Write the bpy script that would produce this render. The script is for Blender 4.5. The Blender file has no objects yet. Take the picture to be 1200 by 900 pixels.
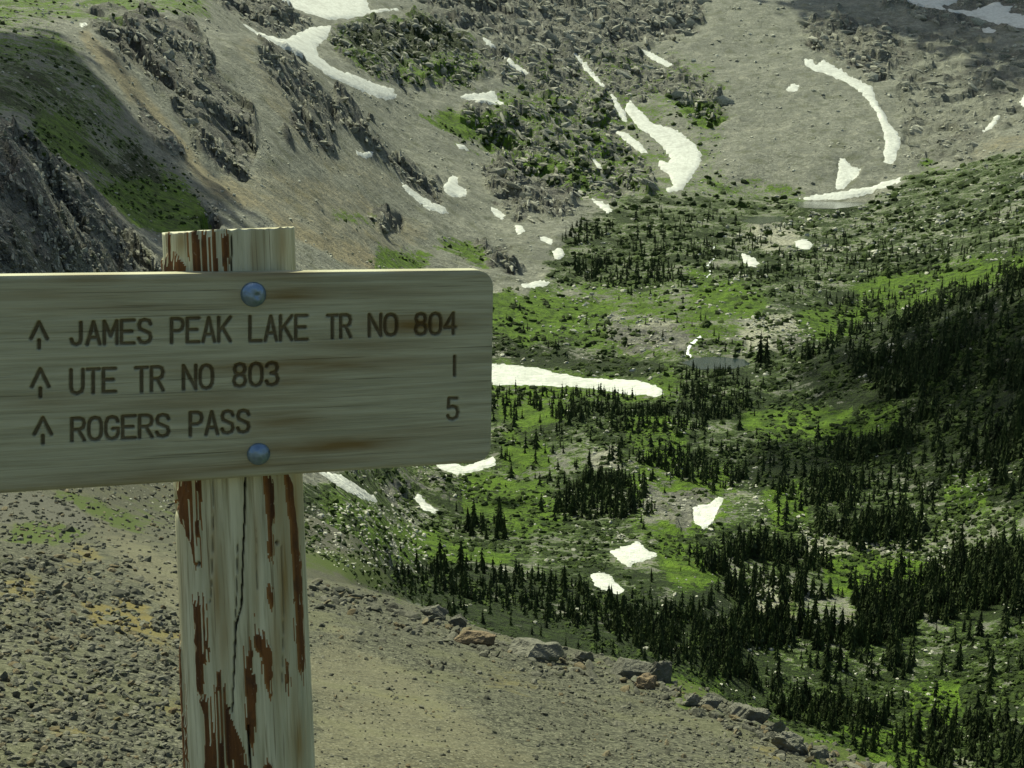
import bpy, math, random
import numpy as np
from mathutils import Matrix, Vector, geometry as mgeo

# ------------------------------------------------------------------ camera, sky, sun, exposure
scene = bpy.context.scene
F = 1287.0                      # focal length in pixels of the 1200 x 900 photograph
HORIZON = 180.0
PITCH = math.atan((450 - HORIZON) / F)
cam_d = bpy.data.cameras.new('camera')
cam = bpy.data.objects.new('camera', cam_d)
scene.collection.objects.link(cam)
cam_d.sensor_width = 36.0
cam_d.lens = 36.0 * F / 1200.0
cam_d.clip_start = 0.05
cam_d.clip_end = 20000
cam.location = (0, 0, 0)
cam.rotation_euler = (math.pi / 2 - PITCH, 0, 0)
scene.camera = cam

SUN_AZ = math.radians(-33)      # left of the view direction, ahead of the camera
SUN_EL = math.radians(55)
world = bpy.data.worlds.new('World')
scene.world = world
world.use_nodes = True
wn = world.node_tree
wn.nodes.clear()
sky = wn.nodes.new('ShaderNodeTexSky')
sky.sky_type = 'NISHITA'
sky.sun_disc = False
sky.sun_elevation = SUN_EL
sky.sun_rotation = SUN_AZ
sky.altitude = 500
sky.air_density = 1.0
sky.dust_density = 4.0
sky.ozone_density = 0.6
bg = wn.nodes.new('ShaderNodeBackground')
bg.inputs['Strength'].default_value = 0.092
wo = wn.nodes.new('ShaderNodeOutputWorld')
wn.links.new(sky.outputs[0], bg.inputs[0])
wn.links.new(bg.outputs[0], wo.inputs[0])

sun_d = bpy.data.lights.new('sun', 'SUN')
sun_d.energy = 4.0
sun_d.angle = math.radians(0.53)
sun_d.color = (1.0, 0.965, 0.82)
sun = bpy.data.objects.new('sun', sun_d)
scene.collection.objects.link(sun)
SUN_DIR = np.array([math.sin(SUN_AZ) * math.cos(SUN_EL), math.cos(SUN_AZ) * math.cos(SUN_EL), math.sin(SUN_EL)])
sun.rotation_euler = Vector(-SUN_DIR).to_track_quat('-Z', 'Y').to_euler()

vs = scene.view_settings
vs.view_transform = 'Standard'
vs.look = 'None'
vs.gamma = 1
vs.exposure = 0.7
vs.use_curve_mapping = False
vs.use_white_balance = True       # the camera's own warm, slightly green balance
vs.white_balance_temperature = 7050
vs.white_balance_tint = -5
scene.cycles.max_bounces = 4
scene.cycles.transparent_max_bounces = 4

rng = np.random.default_rng(7)
random.seed(7)
COL = scene.collection.objects

# ------------------------------------------------------------------ helpers
CP, SP = math.cos(PITCH), math.sin(PITCH)


def pix_dir(px, py):
    x = (np.asarray(px, float) - 600) / F
    y = (450 - np.asarray(py, float)) / F
    return x, CP + y * SP, -SP + y * CP


def project(x, y, z):
    d = y * CP - z * SP
    d = np.where(np.abs(d) < 1e-4, 1e-4, d)
    px = 600 + F * x / d
    py = 450 - F * (y * SP + z * CP) / d
    bad = d < 0.05
    return np.where(bad, -9999, px), np.where(bad, 9999, py)


def az_tan(px, py):
    x, y, z = pix_dir(px, py)
    return np.arctan2(x, y), z / np.hypot(x, y)


def hash2(ix, iy, seed):
    h = (ix.astype(np.int64) * 374761393 + iy.astype(np.int64) * 668265263 + seed * 974634631) & 0xFFFFFFFF
    h = ((h ^ (h >> 13)) * 1274126177) & 0xFFFFFFFF
    h = ((h ^ (h >> 16)) * 2246822519) & 0xFFFFFFFF
    return ((h ^ (h >> 15)) & 0xFFFFFF) / float(0xFFFFFF)


def vnoise(x, y, seed=0):
    ix, iy = np.floor(x), np.floor(y)
    fx, fy = x - ix, y - iy
    fx = fx * fx * fx * (fx * (fx * 6 - 15) + 10)
    fy = fy * fy * fy * (fy * (fy * 6 - 15) + 10)
    a, b = hash2(ix, iy, seed), hash2(ix + 1, iy, seed)
    c, d = hash2(ix, iy + 1, seed), hash2(ix + 1, iy + 1, seed)
    return (a + (b - a) * fx) * (1 - fy) + (c + (d - c) * fx) * fy


def fbm(x, y, octaves=4, seed=0, gain=0.5):
    s, a, t = 0, 1.0, 0
    for o in range(octaves):
        s = s + a * vnoise(x * 2 ** o + 17.3 * o, y * 2 ** o - 9.1 * o, seed + o)
        t += a
        a *= gain
    return s / t


def ridged(x, y, octaves=4, seed=0):
    s, a, t = 0, 1.0, 0
    for o in range(octaves):
        s = s + a * (1 - np.abs(2 * vnoise(x * 2 ** o + 5.3 * o, y * 2 ** o + 3.7 * o, seed + o) - 1))
        t += a
        a *= 0.5
    return s / t


def blocks(x, y, seed=0):
    """cellular blocks: a random height per cell with a random tilt, sharp steps between cells"""
    ix, iy = np.floor(x), np.floor(y)
    best = np.full(x.shape, 9.0)
    val = np.zeros(x.shape)
    for dx in (-1, 0, 1):
        for dy in (-1, 0, 1):
            cx, cy = ix + dx, iy + dy
            ox = cx + hash2(cx, cy, seed)
            oy = cy + hash2(cx, cy, seed + 1)
            d = (x - ox) ** 2 + (y - oy) ** 2
            v = hash2(cx, cy, seed + 2) + (x - ox) * (hash2(cx, cy, seed + 3) - .5) * 1.1 + (y - oy) * (hash2(cx, cy, seed + 4) - .5) * 1.1
            m = d < best
            best = np.where(m, d, best)
            val = np.where(m, v, val)
    return val


def smooth(e0, e1, x):
    t = np.clip((x - e0) / (e1 - e0), 0, 1)
    return t * t * (3 - 2 * t)


def pchip(xk, yk, x):
    xk, yk = np.asarray(xk, float), np.asarray(yk, float)
    h = np.diff(xk)
    dl = np.diff(yk) / h
    m = np.zeros_like(yk)
    w1, w2 = 2 * h[1:] + h[:-1], h[1:] + 2 * h[:-1]
    ok = dl[:-1] * dl[1:] > 0
    with np.errstate(divide='ignore', invalid='ignore'):
        mm = (w1 + w2) / (w1 / dl[:-1] + w2 / dl[1:])
    m[1:-1] = np.where(ok, mm, 0)
    m[0], m[-1] = dl[0], dl[-1]
    x = np.clip(x, xk[0], xk[-1])
    i = np.clip(np.searchsorted(xk, x) - 1, 0, len(h) - 1)
    t = (x - xk[i]) / h[i]
    t2, t3 = t * t, t * t * t
    return (2 * t3 - 3 * t2 + 1) * yk[i] + (t3 - 2 * t2 + t) * h[i] * m[i] + (-2 * t3 + 3 * t2) * yk[i + 1] + (t3 - t2) * h[i] * m[i + 1]


def in_poly(px, py, poly):
    p = np.asarray(poly, float)
    inside = np.zeros(np.shape(px), bool)
    x0, y0 = p[-1]
    for x1, y1 in p:
        if y0 != y1:
            c = ((y1 > py) != (y0 > py)) & (px < (x0 - x1) * (py - y1) / (y0 - y1) + x1)
            inside ^= c
        x0, y0 = x1, y1
    return inside


def mesh_np(name, verts, faces, smooth_shade=True):
    verts = np.asarray(verts, np.float32)
    faces = np.asarray(faces, np.int32)
    me = bpy.data.meshes.new(name)
    nf, k = faces.shape
    me.vertices.add(len(verts))
    me.vertices.foreach_set('co', verts.ravel())
    me.loops.add(nf * k)
    me.loops.foreach_set('vertex_index', faces.ravel())
    me.polygons.add(nf)
    me.polygons.foreach_set('loop_start', np.arange(0, nf * k, k, dtype=np.int32))
    me.polygons.foreach_set('loop_total', np.full(nf, k, np.int32))
    if np.ndim(smooth_shade):
        me.polygons.foreach_set('use_smooth', np.asarray(smooth_shade, bool))
    else:
        me.polygons.foreach_set('use_smooth', np.full(nf, bool(smooth_shade)))
    me.update(calc_edges=True)
    return me


def color_attr(me, name, rgba):
    at = me.attributes.new(name, 'FLOAT_COLOR', 'POINT')
    at.data.foreach_set('color', np.asarray(rgba, np.float32).ravel())


def float_attr(me, name, v):
    at = me.attributes.new(name, 'FLOAT', 'POINT')
    at.data.foreach_set('value', np.asarray(v, np.float32).ravel())


def link(name, data, parent=None, **props):
    o = bpy.data.objects.new(name, data)
    COL.link(o)
    if parent is not None:
        o.parent = parent
    for k, v in props.items():
        if v is not None:
            o[k] = v
    return o


# ---- node helpers
class NT:
    def __init__(self, name):
        self.m = bpy.data.materials.new(name)
        self.m.use_nodes = True
        self.t = self.m.node_tree
        self.t.nodes.clear()
        self.out = self.n('ShaderNodeOutputMaterial')
        self.b = self.n('ShaderNodeBsdfPrincipled')
        self.t.links.new(self.b.outputs[0], self.out.inputs[0])
        self.b.inputs['Roughness'].default_value = 0.9
        self.b.inputs['Specular IOR Level'].default_value = 0.2

    def n(self, ty):
        return self.t.nodes.new(ty)

    def set(self, sock, v):
        if hasattr(v, 'is_output'):
            self.t.links.new(v, sock)
        elif isinstance(v, (tuple, list)):
            sock.default_value = (*v, 1.0) if len(v) == 3 and sock.type == 'RGBA' else v
        else:
            sock.default_value = v

    def pos(self):
        return self.n('ShaderNodeNewGeometry').outputs['Position']

    def obj(self):
        return self.n('ShaderNodeTexCoord').outputs['Object']

    def scale(self, vec, s):
        m = self.n('ShaderNodeMapping')
        self.set(m.inputs['Vector'], vec)
        m.inputs['Scale'].default_value = s
        return m.outputs[0]

    def noise(self, vec, scale, detail=3, rough=0.55, dist=0.0):
        n = self.n('ShaderNodeTexNoise')
        self.set(n.inputs['Vector'], vec)
        n.inputs['Scale'].default_value = scale
        n.inputs['Detail'].default_value = detail
        n.inputs['Roughness'].default_value = rough
        n.inputs['Distortion'].default_value = dist
        return n.outputs['Fac']

    def voro(self, vec, scale, out='Color', feature='F1'):
        n = self.n('ShaderNodeTexVoronoi')
        n.feature = feature
        self.set(n.inputs['Vector'], vec)
        n.inputs['Scale'].default_value = scale
        return n.outputs[out]

    def math(self, op, a, b=0.0, clamp=False):
        n = self.n('ShaderNodeMath')
        n.operation = op
        n.use_clamp = clamp
        self.set(n.inputs[0], a)
        self.set(n.inputs[1], b)
        return n.outputs[0]

    def step(self, v, e0, e1, o0=0.0, o1=1.0):
        n = self.n('ShaderNodeMapRange')
        n.interpolation_type = 'SMOOTHSTEP'
        self.set(n.inputs['Value'], v)
        n.inputs['From Min'].default_value = e0
        n.inputs['From Max'].default_value = e1
        n.inputs['To Min'].default_value = o0
        n.inputs['To Max'].default_value = o1
        return n.outputs[0]

    def mix(self, fac, a, b, mode='MIX'):
        n = self.n('ShaderNodeMix')
        n.data_type = 'RGBA'
        n.blend_type = mode
        self.set(n.inputs[0], fac)
        self.set(n.inputs[6], a)
        self.set(n.inputs[7], b)
        return n.outputs[2]

    def attr(self, name):
        n = self.n('ShaderNodeAttribute')
        n.attribute_name = name
        return n

    def sep(self, col):
        n = self.n('ShaderNodeSeparateColor')
        self.set(n.inputs[0], col)
        return n.outputs

    def bump(self, h, strength, dist):
        n = self.n('ShaderNodeBump')
        n.inputs['Strength'].default_value = strength
        n.inputs['Distance'].default_value = dist
        self.set(n.inputs['Height'], h)
        self.t.links.new(n.outputs[0], self.b.inputs['Normal'])

    def base(self, c):
        self.set(self.b.inputs['Base Color'], c)
        return self.m


# ------------------------------------------------------------------ terrain: lines of the land (photo row, metres away) per photo column
COLS = {
    -150: [(900, 3.8), (755, 6.8), (622, 14), (640, 22), (590, 42), (480, 68), (300, 100), (120, 150), (170, 210), (140, 330), (95, 410), (60, 490), (28, 590), (16, 690), (0, 840), (-25, 1100), (-70, 1500), (-150, 2600)],
    0: [(900, 4.0), (760, 7.0), (632, 15), (648, 24), (598, 45), (490, 75), (320, 110), (152, 165), (200, 230), (152, 340), (110, 420), (70, 500), (30, 600), (18, 700), (4, 850), (-20, 1100), (-60, 1500), (-150, 2600)],
    100: [(900, 4.3), (770, 7.2), (640, 17), (646, 26), (600, 50), (480, 90), (330, 140), (235, 190), (262, 270), (225, 350), (165, 440), (90, 540), (32, 650), (20, 750), (4, 900), (-20, 1150), (-60, 1600), (-150, 2600)],
    200: [(900, 4.6), (780, 7.5), (645, 19), (648, 30), (612, 60), (500, 110), (400, 160), (322, 215), (330, 290), (280, 370), (215, 470), (120, 600), (40, 760), (20, 860), (0, 1000), (-30, 1300), (-80, 1700), (-160, 2600)],
    300: [(900, 4.9), (790, 8.0), (668, 19), (668, 32), (625, 65), (540, 130), (440, 220), (370, 290), (320, 370), (270, 460), (200, 580), (110, 740), (48, 900), (62, 1020), (35, 1200), (-10, 1600), (-80, 2000), (-170, 2700)],
    400: [(900, 5.2), (800, 8.4), (685, 17.5), (720, 30), (655, 70), (590, 140), (500, 250), (420, 340), (350, 440), (300, 540), (240, 670), (165, 830), (106, 980), (125, 1080), (85, 1250), (0, 1700), (-90, 2100), (-180, 2700)],
    500: [(900, 5.5), (810, 8.8), (713, 16.5), (850, 30), (708, 120), (640, 200), (570, 290), (480, 400), (410, 500), (350, 600), (290, 740), (235, 880), (200, 1000), (190, 1120), (120, 1350), (0, 1800), (-90, 2200), (-180, 2800)],
    600: [(900, 5.9), (820, 9.2), (748, 15), (930, 30), (752, 115), (665, 195), (585, 280), (490, 390), (425, 490), (360, 620), (315, 760), (275, 890), (245, 1010), (215, 1180), (120, 1480), (0, 1900), (-90, 2300), (-180, 2900)],
    700: [(900, 6.3), (835, 9.5), (768, 14.5), (980, 30), (778, 115), (680, 190), (590, 270), (480, 390), (435, 480), (385, 580), (325, 760), (275, 920), (240, 1080), (205, 1250), (110, 1560), (0, 1950), (-90, 2350), (-180, 2900)],
    800: [(905, 6.6), (850, 9.2), (798, 13), (1040, 30), (812, 122), (690, 190), (595, 268), (490, 375), (428, 475), (385, 570), (325, 750), (270, 930), (232, 1150), (190, 1300), (100, 1580), (0, 2000), (-90, 2400), (-180, 3000)],
    900: [(920, 6.8), (880, 8.5), (848, 11), (1100, 28), (862, 130), (720, 190), (600, 270), (490, 375), (425, 475), (385, 570), (325, 750), (265, 980), (236, 1180), (180, 1330), (95, 1600), (0, 2000), (-90, 2400), (-180, 3000)],
    1000: [(960, 6.2), (920, 7.8), (884, 9.8), (1130, 26), (890, 128), (730, 190), (600, 270), (490, 370), (400, 455), (398, 560), (315, 780), (250, 1050), (224, 1220), (170, 1350), (90, 1620), (0, 2000), (-90, 2400), (-180, 3000)],
    1100: [(1000, 5.8), (960, 7.2), (928, 8.8), (1150, 24), (915, 125), (730, 190), (595, 265), (470, 360), (362, 450), (372, 560), (300, 780), (228, 1080), (203, 1240), (160, 1380), (85, 1640), (0, 2000), (-90, 2400), (-180, 3000)],
    1200: [(1040, 5.4), (1000, 6.6), (965, 8.0), (1170, 22), (930, 122), (720, 188), (575, 255), (440, 345), (328, 430), (342, 560), (275, 780), (203, 1080), (180, 1240), (140, 1380), (75, 1640), (0, 2000), (-90, 2400), (-180, 3000)],
    1350: [(1080, 5.0), (1040, 6.2), (1005, 7.5), (1190, 22), (930, 120), (700, 185), (545, 245), (400, 335), (285, 420), (300, 560), (240, 780), (170, 1080), (150, 1240), (115, 1380), (60, 1640), (0, 2000), (-90, 2400), (-180, 3000)],
}
keys = sorted(COLS)
NK = 18
K_az = np.zeros((NK, len(keys)))
K_r = np.zeros((NK, len(keys)))
K_t = np.zeros((NK, len(keys)))
for c, X in enumerate(keys):
    for k, (py, r) in enumerate(COLS[X]):
        a, t = az_tan(X, py)
        K_az[k, c], K_r[k, c], K_t[k, c] = a, r, t

a_in = np.arctan((np.arange(-70, 1271, 2.05) - 600) / F)
step_out = math.radians(4)
a_lo = np.arange(-math.pi, a_in[0] - step_out * .5, step_out)
a_hi = np.arange(a_in[-1] + step_out, math.pi - 1e-3, step_out)
AZ = np.concatenate([a_lo, a_in, a_hi, [math.pi]])
RR = np.concatenate([
    np.geomspace(0.4, 3, 12, endpoint=False), np.geomspace(3, 24, 150, endpoint=False), np.geomspace(24, 110, 42, endpoint=False),
    np.geomspace(110, 600, 235, endpoint=False), np.geomspace(600, 2100, 335, endpoint=False), np.geomspace(2100, 2400, 8)])
NA, NR = len(AZ), len(RR)
LR = np.log(RR)
rk = np.zeros((NK, NA))
tk = np.zeros((NK, NA))
for k in range(NK):
    rk[k] = np.exp(pchip(K_az[k], np.log(K_r[k]), AZ))
    tk[k] = pchip(K_az[k], K_t[k], AZ)
# behind the camera both sides run into one another
wb = smooth(math.radians(70), math.pi, np.abs(AZ)) * .5
for arr in (rk, tk):
    L0, R0 = arr[:, 0].copy(), arr[:, -1].copy()
    arr[:] = np.where(AZ < 0, arr * (1 - wb) + R0[:, None] * wb, arr * (1 - wb) + L0[:, None] * wb)
Z0 = np.zeros((NA, NR))
for i in range(NA):
    xs = np.concatenate([[math.log(0.4), math.log(1.3)], np.log(rk[:, i]), [math.log(3800)]])
    ts = np.concatenate([[-1.62 / 0.4, -1.75 / 1.3], tk[:, i], [tk[-1, i] + .02]])
    Z0[i] = pchip(xs, ts, LR) * RR
GX = np.sin(AZ)[:, None] * RR[None]
GY = np.cos(AZ)[:, None] * RR[None]
PX0, PY0 = project(GX, GY, Z0)

# ------------------------------------------------------------------ land cover painted in plan from what grows where
H_, W_ = 900, 1200
yy, xx = np.mgrid[0:H_, 0:W_]


def blur(a, s):
    n = max(1, int(round(s)))
    for _ in range(2):
        for ax in (0, 1):
            pad = [(0, 0), (0, 0)]
            pad[ax] = (n + 1, n)
            c = np.cumsum(np.pad(a, pad, mode='edge'), axis=ax)
            if ax == 0:
                a = (c[2 * n + 1:] - c[:-2 * n - 1]) / (2 * n + 1)
            else:
                a = (c[:, 2 * n + 1:] - c[:, :-2 * n - 1]) / (2 * n + 1)
    return a


def paint(polys, s):
    m = np.zeros((H_, W_))
    for v, poly in polys:
        p = np.asarray(poly, float)
        x0, x1 = max(0, int(p[:, 0].min())), min(W_, int(p[:, 0].max()) + 2)
        y0, y1 = max(0, int(p[:, 1].min())), min(H_, int(p[:, 1].max()) + 2)
        if x1 <= x0 or y1 <= y0:
            continue
        ins = in_poly(xx[y0:y1, x0:x1], yy[y0:y1, x0:x1], poly)
        m[y0:y1, x0:x1] = np.where(ins, v, m[y0:y1, x0:x1])
    return blur(m, s)


def sample(m, px, py):
    x = np.clip(px, 0, W_ - 1.001)
    y = np.clip(py, 0, H_ - 1.001)
    ix, iy = x.astype(int), y.astype(int)
    fx, fy = x - ix, y - iy
    return (m[iy, ix] * (1 - fx) + m[iy, ix + 1] * fx) * (1 - fy) + (m[iy + 1, ix] * (1 - fx) + m[iy + 1, ix + 1] * fx) * fy


def band(pts, w):
    """a polygon of width w along a polyline"""
    p = np.asarray(pts, float)
    t = np.gradient(p, axis=0)
    t /= np.linalg.norm(t, axis=1)[:, None]
    n = np.stack([-t[:, 1], t[:, 0]], 1) * w / 2
    return np.concatenate([p + n, (p - n)[::-1]]).tolist()


def ell(cx, cy, rx, ry, rot=0, n=18):
    a = np.linspace(0, 2 * math.pi, n, endpoint=False)
    x, y = rx * np.cos(a), ry * np.sin(a)
    c, s = math.cos(math.radians(rot)), math.sin(math.radians(rot))
    return np.stack([cx + x * c - y * s, cy + x * s + y * c], 1).tolist()


SNOW = [
    ('broad snowfield cut off by the top edge above the left knoll', [(318, -14), (330, 0), (345, 10), (365, 18), (385, 24), (410, 22), (440, 15), (468, 12), (465, 9), (434, 12), (430, 2), (436, -14)]),
    ('long snow band curving down behind the left crag ridge', [(283, 26), (300, 36), (318, 42), (335, 46), (345, 41), (355, 37), (362, 32), (388, 30), (385, 42), (371, 55), (373, 66), (385, 75), (400, 83), (420, 89), (440, 98), (462, 104), (465, 115), (452, 118), (430, 109), (400, 97), (385, 89), (360, 72), (345, 63), (330, 56), (310, 45), (290, 34)]),
    ('tiny white snow dot on the far left crest', [(93, 26), (99, 25), (103, 29), (97, 32), (93, 30)]),
    ('small snow sliver high in the central rocks', [(564, 44), (572, 46), (579, 52), (581, 57), (570, 53)]),
    ('slanting snow streak below the small central sliver', [(589, 64), (600, 70), (607, 76), (621, 86), (614, 87), (598, 78)]),
    ('flat snow patch with a peaked right end under the knoll', [(533, 115), (548, 110), (580, 107), (583, 117), (593, 122), (575, 123), (548, 118)]),
    ('small snow wedge at the foot of the dark left cliff', [(407, 167), (414, 172), (421, 178), (438, 178), (436, 184), (430, 187), (418, 181)]),
    ('thin curved snow strip along the base of the lower dark crag', [(470, 213), (480, 219), (491, 227), (505, 237), (520, 242), (528, 251), (515, 250), (500, 245), (487, 235), (475, 224)]),
    ('blocky snow patch just right of the lower dark crag', [(519, 219), (530, 205), (537, 208), (536, 216), (548, 223), (546, 231), (532, 231), (523, 228)]),
    ('small slanted snow patch beside the grey rock knob', [(572, 238), (580, 244), (593, 252), (588, 258), (579, 253)]),
    ('narrow snow couloir leading down to the big central snowfield', [(670, 57), (680, 66), (690, 78), (701, 91), (712, 104), (704, 102), (694, 91), (683, 79), (674, 66)]),
    ('short snow tongue joining the couloir to the big snowfield', [(713, 107), (719, 111), (725, 121), (732, 130), (736, 144), (730, 142), (722, 128)]),
    ('big bright triangular snowfield in the centre of the headwall', [(732, 127), (738, 117), (750, 129), (765, 144), (785, 149), (800, 157), (815, 169), (823, 182), (819, 195), (809, 210), (799, 224), (782, 225), (777, 220), (789, 217), (784, 205), (774, 200), (769, 184), (783, 191), (786, 186), (776, 171), (762, 160), (748, 150), (739, 138)]),
    ('slim snow strip left of the big triangular snowfield', [(719, 153), (735, 156), (748, 165), (761, 180), (750, 179), (737, 169)]),
    ('slanted snow dash high on the central headwall', [(749, 57), (765, 62), (791, 77), (780, 78), (762, 69)]),
    ('small snow dash left of and below the big snowfield', [(691, 182), (700, 189), (707, 198), (700, 198)]),
    ('thin snow scrap at the rocks above the dense upper firs', [(692, 232), (705, 235), (719, 246), (712, 251), (700, 241)]),
    ('tiny snow dash on the green slope under the knoll', [(531, 166), (545, 171), (552, 177), (540, 175)]),
    ('small round snow dot below the grey rock knob', [(603, 264), (612, 263), (615, 272), (606, 275)]),
    ('short snow dash between two snow dots above the firs', [(631, 276), (648, 280), (646, 287), (634, 283)]),
    ('round snow dot at the left edge of the upper firs', [(647, 294), (657, 290), (663, 298), (657, 304), (649, 304)]),
    ('long arched snow gully on the right scree wall', [(942, 69), (950, 69), (956, 76), (965, 69), (975, 76), (990, 85), (1005, 93), (1022, 101), (1026, 115), (1033, 128), (1043, 145), (1053, 157), (1056, 168), (1051, 182), (1046, 193), (1035, 191), (1037, 170), (1034, 150), (1027, 134), (1017, 118), (1005, 105), (990, 96), (970, 88), (955, 84), (944, 77)]),
    ('upright snow wedge just above the upper lake', [(984, 184), (991, 187), (998, 195), (1011, 197), (1004, 208), (993, 217), (988, 223), (979, 222), (981, 205)]),
    ('long flat snow strip along the lake shore', [(936, 233), (955, 228), (980, 225), (1000, 221), (1020, 219), (1040, 211), (1056, 208), (1056, 213), (1035, 222), (1010, 230), (985, 234), (955, 235)]),
    ('small snow spot on the grey scree left of the arched gully', [(921, 104), (930, 97), (937, 101), (934, 107), (926, 108)]),
    ('thin snow sliver on the far right scree', [(1151, 154), (1160, 144), (1170, 133), (1172, 138), (1163, 150), (1153, 156)]),
    ('wide snow band along the top right corner ridge', [(1050, -3), (1124, -6), (1121, 4), (1104, 7), (1110, 11), (1140, 12), (1170, 1), (1176, 7), (1190, 5), (1182, 14), (1212, 20), (1212, 36), (1180, 31), (1160, 26), (1145, 22), (1120, 15), (1100, 11), (1075, 7)]),
    ('small snow scrap under the top right snow band', [(1150, 33), (1160, 32), (1170, 36), (1163, 39), (1152, 38)]),
    ('white snow chip on the right edge of the picture', [(1194, 118), (1202, 110), (1210, 112), (1206, 126), (1196, 124)]),
    ('little snow patch among the pale rocks below the lake', [(931, 282), (943, 279), (954, 287), (946, 294), (934, 291)]),
    ('snow patch beside the small stream in the upper valley', [(866, 295), (878, 299), (891, 308), (885, 314), (872, 309)]),
    ('long broad snow bank right behind the sign edge', [(500, 424), (540, 424), (579, 426), (600, 427), (630, 430), (655, 437), (690, 443), (730, 444), (755, 447), (775, 455), (779, 462), (770, 465), (735, 463), (700, 457), (675, 454), (640, 453), (600, 452), (579, 452), (530, 448)]),
    ('pale dirty snow strip on the scree foot right of the sign', [(610, 333), (628, 329), (648, 330), (640, 336), (615, 338)]),
    ('snow patch peeping out below the lower right sign corner', [(505, 540), (530, 542), (545, 546), (560, 540), (578, 534), (582, 545), (560, 553), (535, 557), (515, 550)]),
    ('slanting snow strip just right of the post below the sign', [(368, 550), (395, 554), (415, 565), (440, 581), (446, 590), (425, 586), (405, 576), (385, 564)]),
    ('ragged snow bit beside the dark outcrop below the sign', [(484, 583), (492, 577), (500, 589), (516, 598), (510, 603), (495, 598)]),
    ('boot shaped snow patch in the middle of the valley', [(811, 595), (820, 591), (832, 590), (838, 582), (849, 583), (842, 598), (836, 612), (825, 621), (812, 612)]),
    ('diamond shaped snow patch low in the valley', [(712, 645), (730, 640), (748, 633), (758, 643), (773, 650), (765, 656), (745, 660), (738, 666), (728, 661)]),
    ('ragged snow patch behind tree tips under the diamond patch', [(691, 672), (703, 669), (715, 673), (722, 682), (733, 692), (725, 698), (710, 693), (695, 686)]),
]
LAKES = [
    ('lake', [(930, 236), (955, 234.5), (985, 233.5), (1012, 229), (1024, 233), (1008, 241), (980, 246), (955, 247), (935, 243)], 1.2),
    ('lake', [(866, 259), (885, 253), (905, 251), (922, 253), (915, 259), (890, 263)], 1.2),
    ('pond', [(798, 425), (815, 419), (845, 418), (872, 421), (880, 427), (862, 432), (820, 433)], 0.6),
]

VALLEY = [(340, 570), (395, 560), (470, 520), (560, 380), (575, 345), (625, 332), (655, 290), (690, 250), (760, 226), (830, 226), (900, 226), (940, 237), (1010, 230), (1060, 210), (1100, 197), (1150, 187), (1210, 178), (1210, 910), (340, 910)]
m_valley = paint([(1, VALLEY)], 5)
m_snow = paint([(1, p) for _, p in SNOW], 2)
m_lake = paint([(1, p) for _, p, _ in LAKES], 2)

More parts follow.
